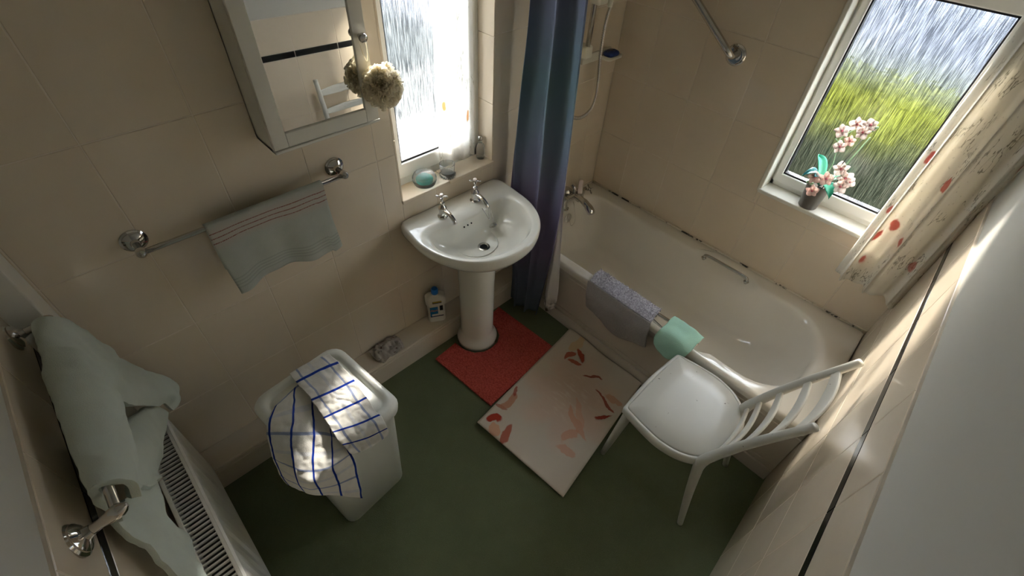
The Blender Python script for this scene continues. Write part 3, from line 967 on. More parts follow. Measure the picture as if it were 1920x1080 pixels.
# ------------------------------------------------------------------ wash basin
basin = thing('washbasin', 'white ceramic pedestal washbasin below the tall window', 'washbasin', (-1.165, -0.2, 0))
BX = -1.158
def mirror_pts(h):
    return [(x, y) for x, y in h] + [(-x, y) for x, y in reversed(h) if abs(x) > 1e-6]
OUT = [(0.0, 0.0), (0.15, 0.0), (0.262, 0.0), (0.292, -0.02), (0.300, -0.085), (0.303, -0.17), (0.288, -0.265), (0.245, -0.358), (0.175, -0.430), (0.09, -0.472), (0.0, -0.484)]
INN = [(0.0, -0.150), (0.10, -0.148), (0.17, -0.132), (0.215, -0.130), (0.246, -0.155), (0.256, -0.205), (0.244, -0.275), (0.205, -0.350), (0.145, -0.403), (0.07, -0.432), (0.0, -0.440)]
def angle_ring(poly, n, c=(0.0, -0.25)):
    pts = []
    P = [Vector((x - c[0], y - c[1])) for x, y in poly]
    for k in range(n):
        th = 2 * PI * k / n; d = Vector((math.cos(th), math.sin(th)))
        best = None
        for i in range(len(P)):
            a, b = P[i], P[(i + 1) % len(P)]
            e = b - a; den = d.x * e.y - d.y * e.x
            if abs(den) < 1e-12: continue
            t = (a.x * e.y - a.y * e.x) / den; s = (a.x * d.y - a.y * d.x) / den
            if t > 0 and -1e-6 <= s <= 1 + 1e-6 and (best is None or t > best): best = t
        pts.append(d * best)
    return pts
def dense(h):
    P = mirror_pts(h); C = closed_spline([(x, y, 0) for x, y in P], 200)
    return [(p.x, p.y) for p in C]
NB = 96
ro = angle_ring(dense(OUT), NB); ri = angle_ring(dense(INN), NB)
ZR = 0.822
def ring3(r, s, z, sy=None, back=0.0, cy=-0.25, ybias=0.0):
    out = []
    for p in r:
        x = p.x * s; y = p.y * (sy or s) - 0.25 + ybias
        y = min(y, -0.002)
        zz = z + (back * min(1, max(0, (y + 0.16) / 0.10)) if back else 0)
        out.append(Vector((BX + x, y, zz)))
    return out
cyl = [Vector((math.cos(2 * PI * k / NB), math.sin(2 * PI * k / NB))) for k in range(NB)]
rings = [[Vector((BX + 0.09 * p.x, -0.21 + 0.09 * p.y, 0.60)) for p in cyl],
         [Vector((BX + 0.11 * p.x, -0.21 + 0.10 * p.y, 0.66)) for p in cyl],
         ring3(ro, 0.74, 0.70, 0.74, ybias=0.02), ring3(ro, 0.90, 0.745, 0.92), ring3(ro, 0.985, 0.775, 0.99), ring3(ro, 1.0, 0.795), ring3(ro, 0.998, ZR - 0.010, back=0.012), ring3(ro, 0.980, ZR - 0.001, 0.985, back=0.012),
         ring3(ro, 0.955, ZR, 0.965, back=0.012)]
mid = [a.lerp(b, 0.62) for a, b in zip(ro, ri)]
rings += [ring3(mid, 1.0, ZR - 0.004, back=0.010), ring3(ri, 1.01, ZR - 0.009, back=0.004), ring3(ri, 0.975, ZR - 0.020), ring3(ri, 0.93, ZR - 0.045), ring3(ri, 0.86, ZR - 0.078), ring3(ri, 0.70, ZR - 0.108), ring3(ri, 0.45, ZR - 0.124),
          [Vector((BX + 0.025 * p.x, -0.245 + 0.025 * p.y, ZR - 0.131)) for p in cyl], [Vector((BX + 0.018 * p.x, -0.245 + 0.018 * p.y, ZR - 0.136)) for p in cyl]]
loft('bowl', rings, M['ceramic'], basin, cap0=True, cap1=True)
ph = lathe('plughole', [(0.029, 0), (0.029, 0.003), (0.022, 0.0045), (0.018, 0.002), (0.017, 0.001)], (BX, -0.245, ZR - 0.1315), M['chrome'], basin)
lathe('drain_grate', [(0.017, 0), (0.017, 0.0012), (0.004, 0.0014)], (BX, -0.245, ZR - 0.1308), M['hole'], ph)
for k in range(3):
    lathe('overflow_hole', [(0.0042, 0), (0.0042, 0.0014), (0.001, 0.0015)], (BX - 0.05 + 0.022 * k - 0.0, -0.1655 + 0.001 * k, ZR - 0.036), M['hole'], basin, axis=(0, -1, 0.7), n=12)
# pedestal: rounded shaft on a moulded foot
def ped_ring(rx, ry, z, yc=-0.205):
    return [Vector((BX - 0.012 + rx * p.x, yc + ry * p.y, z)) for p in cyl[::2]]
loft('pedestal', [ped_ring(0.112, 0.112, 0.0), ped_ring(0.113, 0.113, 0.028), ped_ring(0.108, 0.108, 0.036), ped_ring(0.104, 0.104, 0.044), ped_ring(0.094, 0.094, 0.052), ped_ring(0.090, 0.090, 0.09), ped_ring(0.092, 0.092, 0.45), ped_ring(0.098, 0.098, 0.64), ped_ring(0.105, 0.10, 0.70)], M['ceramic'], basin, cap0=True)
def pillar_tap(x, y):
    z = ZR + 0.004
    vfs = [lathe_vf([(0.025, 0), (0.025, 0.005), (0.020, 0.009), (0.017, 0.014), (0.017, 0.034), (0.019, 0.038), (0.019, 0.050), (0.012, 0.058), (0.009, 0.066), (0.011, 0.070), (0.011, 0.076), (0.006, 0.080), (0.005, 0.100)], (x, y, z), n=20),
           tube_vf(spline([(x, y, z + 0.036), (x, y - 0.03, z + 0.040), (x, y - 0.06, z + 0.034), (x, y - 0.082, z + 0.020), (x, y - 0.088, z + 0.008)], 18), [0.013, 0.013, 0.0125, 0.012, 0.012, 0.0115, 0.011, 0.011, 0.0105, 0.0105, 0.010, 0.010, 0.010, 0.010, 0.010, 0.010, 0.0105, 0.010], 14, 0.8)]
    V, F = join_vf(*vfs)
    t = mesh_object('tap', V, F, M['chrome'], basin, smooth=True)
    t.modifiers.new('edges', 'EDGE_SPLIT').split_angle = math.radians(45)
    cross_handle('cross_handle', (x, y, z + 0.108), (0, 0, 1), t, 0.028)
pillar_tap(-1.262, -0.082)
pillar_tap(-1.070, -0.082)
chain('plug_chain', [(-1.085, -0.150, ZR + 0.002), (-1.080, -0.168, ZR - 0.02), (-1.070, -0.185, ZR - 0.05), (-1.060, -0.170, ZR - 0.03), (-1.045, -0.155, ZR + 0.0), (-1.05, -0.185, ZR - 0.045), (-1.060, -0.20, ZR - 0.068)], basin, 70, 0.0018)
lathe('plug', [(0.019, 0), (0.020, 0.004), (0.016, 0.009), (0.004, 0.011)], (-1.062, -0.205, ZR - 0.080), M['steel'], basin, axis=(-0.2, 0.4, 0.9))

# ------------------------------------------------------------------ wall rail with hand towel
def wall_post(parent, base, out, along, reach=0.072, s=1.0):
    """fluted round flange, post and ball end; out = unit vector from the wall"""
    B = Vector(base); O = Vector(out)
    lathe('flange', [(0.036 * s, 0), (0.036 * s, 0.004), (0.031 * s, 0.008), (0.031 * s, 0.011), (0.024 * s, 0.016), (0.014 * s, 0.020), (0.011 * s, 0.030)], B, M['chrome'], parent, axis=O, n=28)
    lathe('post', [(0.0105 * s, 0.018), (0.0095 * s, 0.045), (0.012 * s, 0.056), (0.0145 * s, reach - 0.004), (0.0145 * s, reach + 0.007), (0.010 * s, reach + 0.015), (0.004 * s, reach + 0.020)], B, M['chrome'], parent, axis=O, n=20)
rail_n = thing('towel_rail', 'chrome towel rail under the mirror cabinet, holding the striped hand towel', 'towel rail', (-2.0, 0, 1.20))
wall_post(rail_n, (-2.321, 0, 1.201), (0, -1, 0), None)
wall_post(rail_n, (-1.672, 0, 1.201), (0, -1, 0), None)
tube('bar', [(-2.321, -0.075, 1.201), (-1.672, -0.075, 1.201)], 0.0085, M['chrome'], rail_n, 16)
def hand_towel(u, v):
    # v: 0 top of the rail fold front ... 1 hem; a short flap goes over behind
    L = 0.275
    d = v * (L + 0.20) - 0.20
    r = 0.0125
    x = -2.147 + 0.385 * u
    if d < -r * PI / 2:
        y = -0.075 + r; z = 1.201 + (d + r * PI / 2)
    elif d < r * PI / 2:
        a = d / r; y = -0.075 - r * math.sin(a); z = 1.201 + r * math.cos(a)
    else:
        y = -0.075 - r; z = 1.201 - (d - r * PI / 2)
        k = (d / L)
        y -= 0.010 * k * (1 + math.sin(u * 9 + 1.0)) + 0.006 * k * math.sin(u * 21)
        z -= 0.012 * k * math.sin(u * 7 + 2.2) + (0.010 * k if u > 0.9 else 0)
        x += 0.006 * k * math.sin(v * 8)
    return (x, y, z)
def towel_sheet(name, fn, nu, nv, mat, parent, thick, w, L, flap):
    o = sheet(name, fn, nu, nv, mat, parent, thick, w, L + flap)
    ul = o.data.uv_layers[0].data
    for d in ul: d.uv[1] = d.uv[1] - flap
    return o
ht = thing('hand_towel', 'pale grey hand towel with rust stripes hung on the chrome rail', 'towel', (-1.95, -0.08, 0.93))
towel_sheet('cloth', hand_towel, 48, 70, M['hand_towel'], ht, 0.005, 0.385, 0.275, 0.20)

# ------------------------------------------------------------------ mirror cabinet (door ajar) and loofah
cab = thing('mirror_cabinet', 'white wall cabinet with a mirrored door standing slightly ajar', 'cabinet', (-1.72, 0, 1.38))
cx0, cx1, cz0, cz1 = -1.893, -1.530, 1.385, 1.985
boxes('carcass', [((cx0, -0.118, cz0), (cx0 + 0.014, -0.001, cz1)), ((cx1 - 0.014, -0.118, cz0), (cx1, -0.001, cz1)), ((cx0, -0.118, cz0), (cx1, -0.001, cz0 + 0.014)), ((cx0, -0.118, cz1 - 0.014), (cx1, -0.001, cz1)), ((cx0, -0.012, cz0), (cx1, -0.001, cz1)), ((cx0 + 0.01, -0.11, 1.68), (cx1 - 0.01, -0.01, 1.69))], M['gloss_white'], cab, 0.0015)
box('bottom_lip', (cx0, -0.135, cz0 - 0.002), (cx1, -0.10, cz0 + 0.008), M['gloss_white'], cab, 0.003)
DA = math.radians(1.0)
du = Vector((math.cos(DA), -math.sin(DA), 0)); dn = Vector((-math.sin(DA), -math.cos(DA), 0))
dh = Vector((cx0, -0.121, 1.398)); DW, DH, DT = 0.356, 0.575, 0.016
def dbox(a0, a1, b0, b1, t0, t1):
    V = []
    for t in (t0, t1):
        for a, b in ((a0, b0), (a1, b0), (a1, b1), (a0, b1)):
            V.append(dh + du * a + dn * t + Vector((0, 0, b)))
    return V
DF = [(0, 3, 2, 1), (4, 5, 6, 7), (0, 1, 5, 4), (1, 2, 6, 5), (2, 3, 7, 6), (3, 0, 4, 7)]
FW = 0.044
V, F = join_vf((dbox(0, FW, 0, DH, 0, DT), DF), (dbox(DW - FW, DW, 0, DH, 0, DT), DF), (dbox(FW, DW - FW, 0, FW, 0, DT), DF), (dbox(FW, DW - FW, DH - FW, DH, 0, DT), DF))
door = mesh_object('door', V, F, M['gloss_white'], cab); add_bevel(door, 0.002)
V = dbox(FW - 0.004, DW - FW + 0.004, FW - 0.004, DH - FW + 0.004, 0.002, 0.009)
mesh_object('mirror', V, DF, M['mirror'], door)
kp = dh + du * (DW - 0.024) + Vector((0, 0, 0.262)) + dn * DT
lathe('knob', [(0.006, 0), (0.006, 0.012), (0.012, 0.016), (0.014, 0.022), (0.012, 0.028), (0.004, 0.031)], kp, M['chrome'], door, axis=dn, n=20)

puff_c = kp + dn * 0.048 + Vector((0.028, 0.0, -0.140))
lo = thing('loofah', 'cream mesh loofah puff hanging from the cabinet knob', 'loofah', puff_c - Vector((0, 0, 0.06)))
cordp = kp + dn * 0.012
tube('cord', spline([cordp + Vector((-0.008, 0, 0.002)), cordp + Vector((-0.006, 0, -0.03)), cordp + Vector((0.0, -0.012, -0.065)), cordp + Vector((0.006, -0.012, -0.03)), cordp + Vector((0.009, 0, 0.002))], 24), 0.0014, M['loofah'], lo, 6)
bm = bmesh.new(); bmesh.ops.create_icosphere(bm, subdivisions=5, radius=1.0)
for v_ in bm.verts:
    d = v_.co.normalized()
    r = 0.026 + 0.006 * noise.noise(d * 2.2) + 0.004 * noise.noise(d * 7 + Vector((3, 1, 2))) + 0.006 * abs(noise.noise(d * 17))
    v_.co = puff_c + Vector((d.x * r * 0.95, d.y * r * 0.85, d.z * r * 1.02))
me = bpy.data.meshes.new('mesh_puff'); bm.to_mesh(me); bm.free(); me.materials.append(M['loofah'])
for p in me.polygons: p.use_smooth = True
po = bpy.data.objects.new('mesh_puff', me); COL.objects.link(po); attach(po, lo)
V, F = [], []
for _ in range(4200):       # frilled scraps of netting all over the puff
    d = Vector((random.gauss(0, 1), random.gauss(0, 1), random.gauss(0, 1))).normalized()
    a = d.orthogonal().normalized(); b = d.cross(a); th = random.random() * 2 * PI
    t = a * math.cos(th) + b * math.sin(th); q = d.cross(t)
    r0 = random.uniform(0.024, 0.056) + 0.010 * noise.noise(d * 2.2)
    c = puff_c + Vector((d.x * .95, d.y * .85, d.z)) * r0
    hgt = random.uniform(0.008, 0.018); wd = random.uniform(0.004, 0.008); k0 = len(V)
    for i in range(4):
        s_ = (i / 3 - 0.5) * 2
        off = q * (0.002 * math.sin(i * 2.1 + th)) + t * wd * s_
        V += [c + off, c + off * 1.5 + d * hgt * (1 - 0.2 * abs(s_)) + q * 0.002 * math.sin(i * 3.0)]
    for i in range(3): F.append((k0 + 2 * i, k0 + 2 * i + 2, k0 + 2 * i + 3, k0 + 2 * i + 1))
rf = mesh_object('netting_ruffles', V, F, M['loofah'], lo, smooth=True); rf['kind'] = 'stuff'

# ------------------------------------------------------------------ curtain 1 and ornaments on the sill of window 1
def pleats(u, k, ph, amp):
    return amp * (math.sin(u * k + ph) + 0.35 * math.sin(u * k * 2.3 + ph * 1.7))
cur1 = thing('net_curtain', 'sheer white curtain with faint ochre flowers, beside the rain-glass basin window', 'curtain', (-1.05, 0.045, 0.95))
def c1(u, v):
    z = 2.03 - v * 1.065
    x = -1.135 + 0.185 * u - 0.018 * v * (1 - u)
    y = 0.062 + pleats(u, 15, 0.6, 0.009) + 0.0 * v
    if v > 0.97: z += 0.004 * math.sin(u * 30)
    return (x, y, z)
sheet('drape', c1, 70, 40, M['curtain_net'], cur1, 0.0012, 0.42, 1.07)
tube('curtain_wire', [(-1.405, 0.05, 2.03), (-0.896, 0.05, 2.03)], 0.004, M['upvc'], cur1, 8)

z = W1[2] + 0.006
pw = thing('glass_paperweight', 'round clear glass dish with a teal centre on the basin window sill', 'ornament', (-1.272, 0.045, z))
lathe('dome', [(0.036, 0.0), (0.048, 0.006), (0.055, 0.024), (0.054, 0.040), (0.046, 0.054), (0.034, 0.062), (0.016, 0.067)], (-1.262, 0.040, z), M['glass'], pw, n=32)
lathe('teal_core', [(0.012, 0.008), (0.030, 0.014), (0.033, 0.024), (0.022, 0.036), (0.006, 0.040)], (-1.262, 0.040, z), M['glass_teal'], pw, n=24)
gp = thing('glass_candle_pot', 'small clear glass pot with a ribbed foot in front of the sheer curtain', 'pot', (-1.140, 0.030, z))
lathe('pot_body', [(0.034, 0.0), (0.036, 0.004), (0.036, 0.012), (0.030, 0.016), (0.034, 0.036), (0.036, 0.062), (0.033, 0.063), (0.029, 0.022), (0.01, 0.018)], (-1.140, 0.030, z), M['glass'], gp, n=28)
for k in range(20):
    a = 2 * PI * k / 20
    p = Vector((-1.140 + 0.0365 * math.cos(a), 0.030 + 0.0365 * math.sin(a), z))
    tube('rib', [p, p + Vector((0, 0, 0.012))], 0.002, M['glass'], gp, 6)
gb = thing('scent_bottle', 'little clear glass bottle on the sill at the end of the sheer curtain', 'bottle', (-0.918, 0.055, z))
lathe('bottle_body', [(0.018, 0.0), (0.021, 0.004), (0.021, 0.060), (0.017, 0.072), (0.008, 0.080), (0.008, 0.092)], (-0.918, 0.055, z), M['glass'], gb, n=24)
lathe('stopper', [(0.009, 0.092), (0.013, 0.097), (0.014, 0.108), (0.009, 0.116)], (-0.918, 0.055, z), M['chrome'], gb, n=20)

# ------------------------------------------------------------------ shower curtain, riser, soap
sc = thing('shower_curtain', 'blue and purple ombre shower curtain gathered at the tap end of the bath', 'curtain', (-0.80, -0.2, 0.03))
SC = [[(-0.775, -0.03, 2.02), (-0.775, -0.12, 2.02), (-0.775, -0.22, 2.02), (-0.775, -0.35, 2.02)],
      [(-0.780, -0.06, 1.63), (-0.780, -0.15, 1.63), (-0.780, -0.25, 1.65), (-0.780, -0.35, 1.66)],
      [(-0.800, -0.05, 1.25), (-0.800, -0.15, 1.25), (-0.795, -0.26, 1.25), (-0.785, -0.36, 1.26)],
      [(-0.805, -0.03, 0.90), (-0.805, -0.14, 0.90), (-0.800, -0.26, 0.90), (-0.790, -0.37, 0.90)],
      [(-0.825, -0.05, 0.55), (-0.820, -0.15, 0.55), (-0.815, -0.26, 0.55), (-0.800, -0.37, 0.55)],
      [(-0.850, -0.135, 0.28), (-0.845, -0.20, 0.28), (-0.830, -0.27, 0.28), (-0.805, -0.35, 0.28)],
      [(-0.850, -0.145, 0.035), (-0.850, -0.21, 0.03), (-0.835, -0.27, 0.03), (-0.815, -0.33, 0.04)]]
gf = grid_fn(SC)
def scf(u, v):
    p = gf(u, v)
    a = 0.020 + 0.006 * math.sin(v * 5)
    w = u + 0.03 * math.sin(v * 4 + u * 3)
    p.x += 1.35 * a * math.sin(w * 15.5 + 0.9) + 0.006 * math.sin(w * 41 + v * 2)
    p.y = min(p.y + 0.016 * math.cos(w * 15.5 + 0.9), -0.006)
    return p
so = sheet('drape', scf, 130, 60, M['showercurtain'], sc, 0.0016, 0.9, 1.0)
for d in so.data.uv_layers[0].data: d.uv[1] = 1 - d.uv[1]
LN = [[(-0.720, -0.20, 2.02), (-0.720, -0.24, 2.02), (-0.720, -0.29, 2.02)],
      [(-0.720, -0.22, 1.50), (-0.720, -0.26, 1.50), (-0.720, -0.30, 1.50)],
      [(-0.722, -0.28, 0.95), (-0.722, -0.305, 0.95), (-0.722, -0.335, 0.95)],
      [(-0.756, -0.335, 0.56), (-0.770, -0.370, 0.56), (-0.764, -0.400, 0.56)],
      [(-0.764, -0.340, 0.30), (-0.795, -0.385, 0.30), (-0.780, -0.438, 0.30)],
      [(-0.764, -0.340, 0.13), (-0.795, -0.388, 0.105), (-0.780, -0.440, 0.15)]]
lf = grid_fn(LN)
def lnf(u, v):
    p = lf(u, v); p.x -= 0.010 * math.sin(u * PI) * v + 0.004 * math.sin(u * 13); return p
lo_ = sheet('liner', lnf, 30, 60, M['liner'], sc, 0.0012, 0.2, 1.0)
for d in lo_.data.uv_layers[0].data: d.uv[1] = 1 - d.uv[1]
rl = thing('shower_rail', 'white shower curtain rail high above the bath edge', 'curtain rail', (-0.775, -0.85, 2.05))
tube('pole', [(-0.775, -0.004, 2.05), (-0.775, YS(-.775) + 0.004, 2.05)], 0.012, M['upvc'], rl, 14)
for k in range(8):
    y = -0.03 - 0.045 * k
    P = [(-0.775 + 0.02 * math.sin(a), y, 2.042 + 0.024 * math.cos(a)) for a in [2 * PI * i / 16 for i in range(17)]]
    tube('ring', P, 0.002, M['upvc'], rl, 6)

sh = thing('shower_set', 'chrome shower riser rail with a looping steel hose', 'shower', (-0.32, 0, 1.3))
tube('riser_rail', [(-0.328, -0.05, 1.36), (-0.315, -0.05, 1.98)], 0.0125, M['chrome'], sh, 14)
box('wall_bracket', (-0.355, -0.065, 1.305), (-0.300, -0.001, 1.365), M['tooth'], sh, 0.010, 3)
box('wall_bracket', (-0.340, -0.065, 1.955), (-0.290, -0.001, 2.01), M['tooth'], sh, 0.010, 3)
box('handset_holder', (-0.350, -0.095, 1.545), (-0.280, -0.035, 1.600), M['tooth'], sh, 0.012, 3)
hand = tube('handset', spline([(-0.255, -0.085, 1.53), (-0.262, -0.092, 1.60), (-0.27, -0.10, 1.70), (-0.28, -0.13, 1.76)], 16), [0.011, 0.012, 0.013, 0.013, 0.013, 0.013, 0.013, 0.013, 0.014, 0.014, 0.015, 0.016, 0.020, 0.026, 0.032, 0.036], M['tooth'], sh, 16)
HS = spline([(-0.225, -0.075, 1.54), (-0.250, -0.075, 1.47), (-0.246, -0.072, 1.32), (-0.222, -0.070, 1.16), (-0.240, -0.070, 1.045), (-0.320, -0.070, 1.012), (-0.410, -0.070, 1.05), (-0.47, -0.065, 1.16), (-0.50, -0.05, 1.26)], 400)
tube('hose', HS, [0.0085 + 0.0010 * math.sin(i * 1.9) for i in range(400)], M['steel'], sh, 10)
sd = thing('soap_dish', 'white wall soap dish in the corner above the bath taps', 'soap dish', (-0.125, -0.03, 1.27))
loft('tray', [rrect(-0.178 + a, -0.068 - a, -0.088 + a, -0.002, 0.018, zz, 4, 5) for a, zz in ((0.012, 1.262), (0.0, 1.270), (0.0, 1.284), (0.006, 1.284), (0.012, 1.274))], M['tooth'], sd, cap0=True, cap1=True)
box('back_plate', (-0.30, -0.012, 1.255), (-0.07, -0.0005, 1.30), M['tooth'], sd, 0.004)
sp = tag(loft('soap_bar', [rrect(-0.166 + a, -0.080 - a, -0.082 + a, -0.018 - a, 0.022, zz, 4, 6) for a, zz in ((0.012, 1.2745), (0.003, 1.281), (0.0, 1.290), (0.004, 1.299), (0.014, 1.304))], M['blue_soap'], None, cap0=True, cap1=True),
          'dark blue oval soap resting in the white wall dish', 'soap')

# ------------------------------------------------------------------ grab rail
gr = thing('grab_rail', 'sloping steel grab rail on the tiles above the bath', 'grab rail', (-0.03, -0.6, 1.42))
tube('bar', spline([(-0.002, -0.628, 1.420), (-0.040, -0.622, 1.424), (-0.060, -0.602, 1.448), (-0.062, -0.56, 1.480), (-0.062, -0.40, 1.595), (-0.062, -0.22, 1.72), (-0.060, -0.19, 1.742), (-0.040, -0.176, 1.755), (-0.002, -0.172, 1.758)], 60), 0.0155, M['steel'], gr, 18)
for p in ((0, -0.628, 1.420), (0, -0.172, 1.758)):
    lathe('flange', [(0.046, 0), (0.046, 0.005), (0.040, 0.011), (0.032, 0.012), (0.018, 0.010)], p, M['chrome'], gr, axis=(-1, 0, 0), n=32)

# ------------------------------------------------------------------ orchid
z = W2[2] + 0.006
orc = thing('potted_orchid', 'white and pink artificial orchid in a grey pot on the sill', 'potted plant', (0.036, -1.196, z))
PC = Vector((0.030, -1.190, z))
lathe('pot', [(0.038, 0), (0.040, 0.003), (0.050, 0.115), (0.050, 0.120), (0.045, 0.120), (0.043, 0.105), (0.01, 0.104)], PC, M['pot'], orc, n=36)
lathe('soil', [(0.044, 0.100), (0.044, 0.106), (0.01, 0.109)], PC, M['soil'], orc, n=24)
def leaf(name, base, tip, width, mat, bend=0.02):
    B = Vector(base); Tp = Vector(tip); ax = (Tp - B); side = ax.cross(Vector((0, 0, 1)))
    side = side.normalized() if side.length > 1e-4 else Vector((0, 1, 0))
    def fn(u, v):
        w = width * (math.sin(PI * (0.12 + 0.88 * v)) ** 0.7) * (u - 0.5)
        return B + ax * v + side * w + Vector((0, 0, bend * math.sin(PI * v) + abs(u - 0.5) * width * 0.35))
    return sheet(name, fn, 8, 14, mat, orc, 0.0015)
leaf('leaf', PC + Vector((0, 0, 0.108)), (-0.010, -1.115, 1.035), 0.055, M['leaf_dark'], 0.045)
leaf('leaf', PC + Vector((0, 0, 0.110)), (-0.035, -1.262, 1.000), 0.062, M['leaf'], 0.035)
leaf('leaf', PC + Vector((0, 0, 0.110)), (0.062, -1.120, 1.115), 0.055, M['leaf'], 0.03)
leaf('leaf', PC + Vector((0, 0, 0.108)), (0.058, -1.265, 1.050), 0.050, M['leaf'], 0.03)
leaf('leaf', PC + Vector((0, 0, 0.108)), (-0.030, -1.165, 1.060), 0.045, M['leaf_dark'], 0.03)
stem = spline([PC + Vector((0, 0, 0.105)), (0.022, -1.196, 1.112), (0.020, -1.189, 1.154), (0.020, -1.172, 1.230), (0.016, -1.193, 1.276), (0.012, -1.222, 1.302), (0.010, -1.252, 1.312)], 40)
tube('stem', stem, [0.0026 - 0.0012 * i / 39 for i in range(40)], M['stem'], orc, 8)
tube('stem', spline([(0.020, -1.178, 1.205), (0.014, -1.170, 1.222), (0.008, -1.158, 1.232)], 8), 0.0016, M['stem'], orc, 6)
tube('support_stick', [PC + Vector((-0.012, -0.018, 0.10)), (0.012, -1.249, 1.280)], 0.0020, M['stick'], orc, 8)
tube('support_stick', [PC + Vector((-0.006, -0.028, 0.10)), (0.006, -1.268, 1.284)], 0.0022, M['stem'], orc, 8)
def flower(c, face, size, mat, rot=0.0):
    C = Vector(c); Fv = Vector(face).normalized()
    a = Fv.orthogonal().normalized(); b = Fv.cross(a)
    V, F = [], []
    for k in range(5):
        th = 2 * PI * k / 5 + rot
        d = a * math.cos(th) + b * math.sin(th); s = Fv.cross(d)
        wide = 1.0 if k in (1, 4) else 0.72
        n0 = len(V)
        for j in range(6):
            t = j / 5
            w = wide * size * math.sin(PI * (0.10 + 0.86 * t)) ** 0.8
            cc = C + d * size * t + Fv * (0.20 * size * math.sin(t * PI * 0.8) - 0.12 * size * t * t)
            V += [cc - s * w * 0.5 + Fv * size * 0.06, cc + Fv * size * -0.02, cc + s * w * 0.5 + Fv * size * 0.06]
        for j in range(5):
            for i in range(2):
                q = n0 + j * 3 + i; F.append((q, q + 1, q + 4, q + 3))
    o = mesh_object('flower', V, F, mat, orc, smooth=True); add_solid(o, 0.0010)
    lip = lathe('lip', [(size * 0.05, 0), (size * 0.13, size * 0.10), (size * 0.17, size * 0.20), (size * 0.08, size * 0.28), (size * 0.02, size * 0.30)], C, M['petal_core'], o, axis=Fv, n=12)
    return o
CAMD = (-0.75, -0.12, 0.42)
for i, (p, mt, s) in enumerate([((0.000, -1.166, 1.272), 'petal', .030), ((-0.004, -1.202, 1.318), 'petal', .030), ((0.002, -1.246, 1.328), 'petal', .028), ((-0.004, -1.238, 1.296), 'petal', .029), ((0.000, -1.210, 1.246), 'petal_pink', .024), ((-0.002, -1.190, 1.212), 'petal', .028),
                                ((-0.018, -1.166, 1.058), 'petal_pink', .030), ((-0.018, -1.208, 1.072), 'petal_pink', .032), ((-0.030, -1.186, 1.005), 'petal_pink', .028), ((0.010, -1.268, 1.095), 'petal', .034), ((0.015, -1.236, 1.122), 'petal', .034), ((0.002, -1.272, 1.055), 'petal', .032), ((0.02, -1.288, 1.08), 'petal', .028)]):
    fc = Vector(CAMD) + Vector((random.uniform(-.1, .1), random.uniform(-.45, .45), random.uniform(-.4, .3)))
    flower(p, fc, s, M[mt], random.random() * 6)
for p in ((0.004, -1.262, 1.312), (0.004, -1.268, 1.325), (-0.02, -1.152, 1.030), (-0.024, -1.168, 1.030)):
    lathe('bud', [(0.002, -0.009), (0.006, -0.004), (0.0065, 0.002), (0.003, 0.009)], p, M['stem'], orc, axis=(random.uniform(-.5, .5), -0.6, 0.5), n=12)

# ------------------------------------------------------------------ poppy curtain at window 2
cur2 = thing('poppy_curtain', 'cream curtain with red poppies hanging between the bath window and the corner', 'curtain', (-0.1, -1.6, 0.74))
def c2(u, v):
    z = 2.06 - v * (2.06 - 0.735)
    y = -1.455 - 0.270 * u + 0.015 * v * (1 - u) - 0.01 * (1 - v)
    x = -0.085 - 0.018 * v + pleats(u, 17.5, 2.2, 0.030) - 0.012 * u
    y += 0.012 * math.cos(u * 17.5 + 2.2)
    z += 0.012 * math.sin(u * 17.5) * v - 0.015 * u * v
    return (x, max(y, YS(0) - 0.02 + 0.012), z)
sheet('drape', c2, 110, 60, M['curtain_poppy'], cur2, 0.0018, 0.75, 1.33)
pole = thing('curtain_pole', 'white curtain pole above the bath window', 'curtain pole', (-0.085, -1.3, 2.08))
tube('rod', [(-0.085, -0.82, 2.08), (-0.085, -1.70, 2.08)], 0.010, M['upvc'], pole, 12)
box('pole_bracket', (-0.095, -0.86, 2.065), (-0.001, -0.845, 2.095), M['upvc'], pole, 0.003)

# ------------------------------------------------------------------ chair
chair = thing('chair', 'white painted wooden chair with a curved ladder back, beside the bath', 'chair', (-1.0, -1.36, 0))
SZ = 0.455
seat_half = [(0.0, 0.004), (0.10, 0.0), (0.180, -0.006), (0.199, -0.009), (0.206, -0.022), (0.211, -0.05), (0.222, -0.12), (0.226, -0.20), (0.205, -0.285), (0.155, -0.350), (0.08, -0.386), (0.0, -0.396)]
SX, SY = -1.000, -1.155
seat_pts = closed_spline([(x, y, 0) for x, y in mirror_pts(seat_half)], 96)
def sring(s, z, grow=0.0):
    out = []
    for p in seat_pts:
        d = Vector((p.x, p.y + 0.19, 0)); d = d + d.normalized() * grow
        out.append(Vector((SX + d.x * s, SY - 0.19 + d.y * s, z)))
    return out
loft('seat_frame', [sring(1, SZ - 0.046, -0.03), sring(1, SZ - 0.046, -0.004), sring(1, SZ - 0.036, 0.005), sring(1, SZ - 0.010, 0.005), sring(1, SZ - 0.002, -0.002), sring(1, SZ - 0.002, -0.012), sring(1, SZ - 0.008, -0.014)], M['chair'], chair)
loft('seat', [sring(1, SZ - 0.030, -0.025), sring(1, SZ - 0.012, -0.0145), sring(1, SZ - 0.001, -0.0145), sring(1, SZ + 0.002, -0.018), sring(0.6, SZ + 0.0025, -0.02), sring(0.2, SZ + 0.002, -0.02)], M['chair'], chair, cap0=True, cap1=True)
for sx in (-1, 1):
    top = Vector((SX + sx * 0.178, SY - 0.030, SZ - 0.03)); bot = Vector((SX + sx * 0.186, SY + 0.012, 0.0))
    tube('leg', [top, top.lerp(bot, 0.2), top.lerp(bot, 0.6), bot], [0.021, 0.020, 0.0165, 0.0125], M['chair'], chair, 16)
posts = []
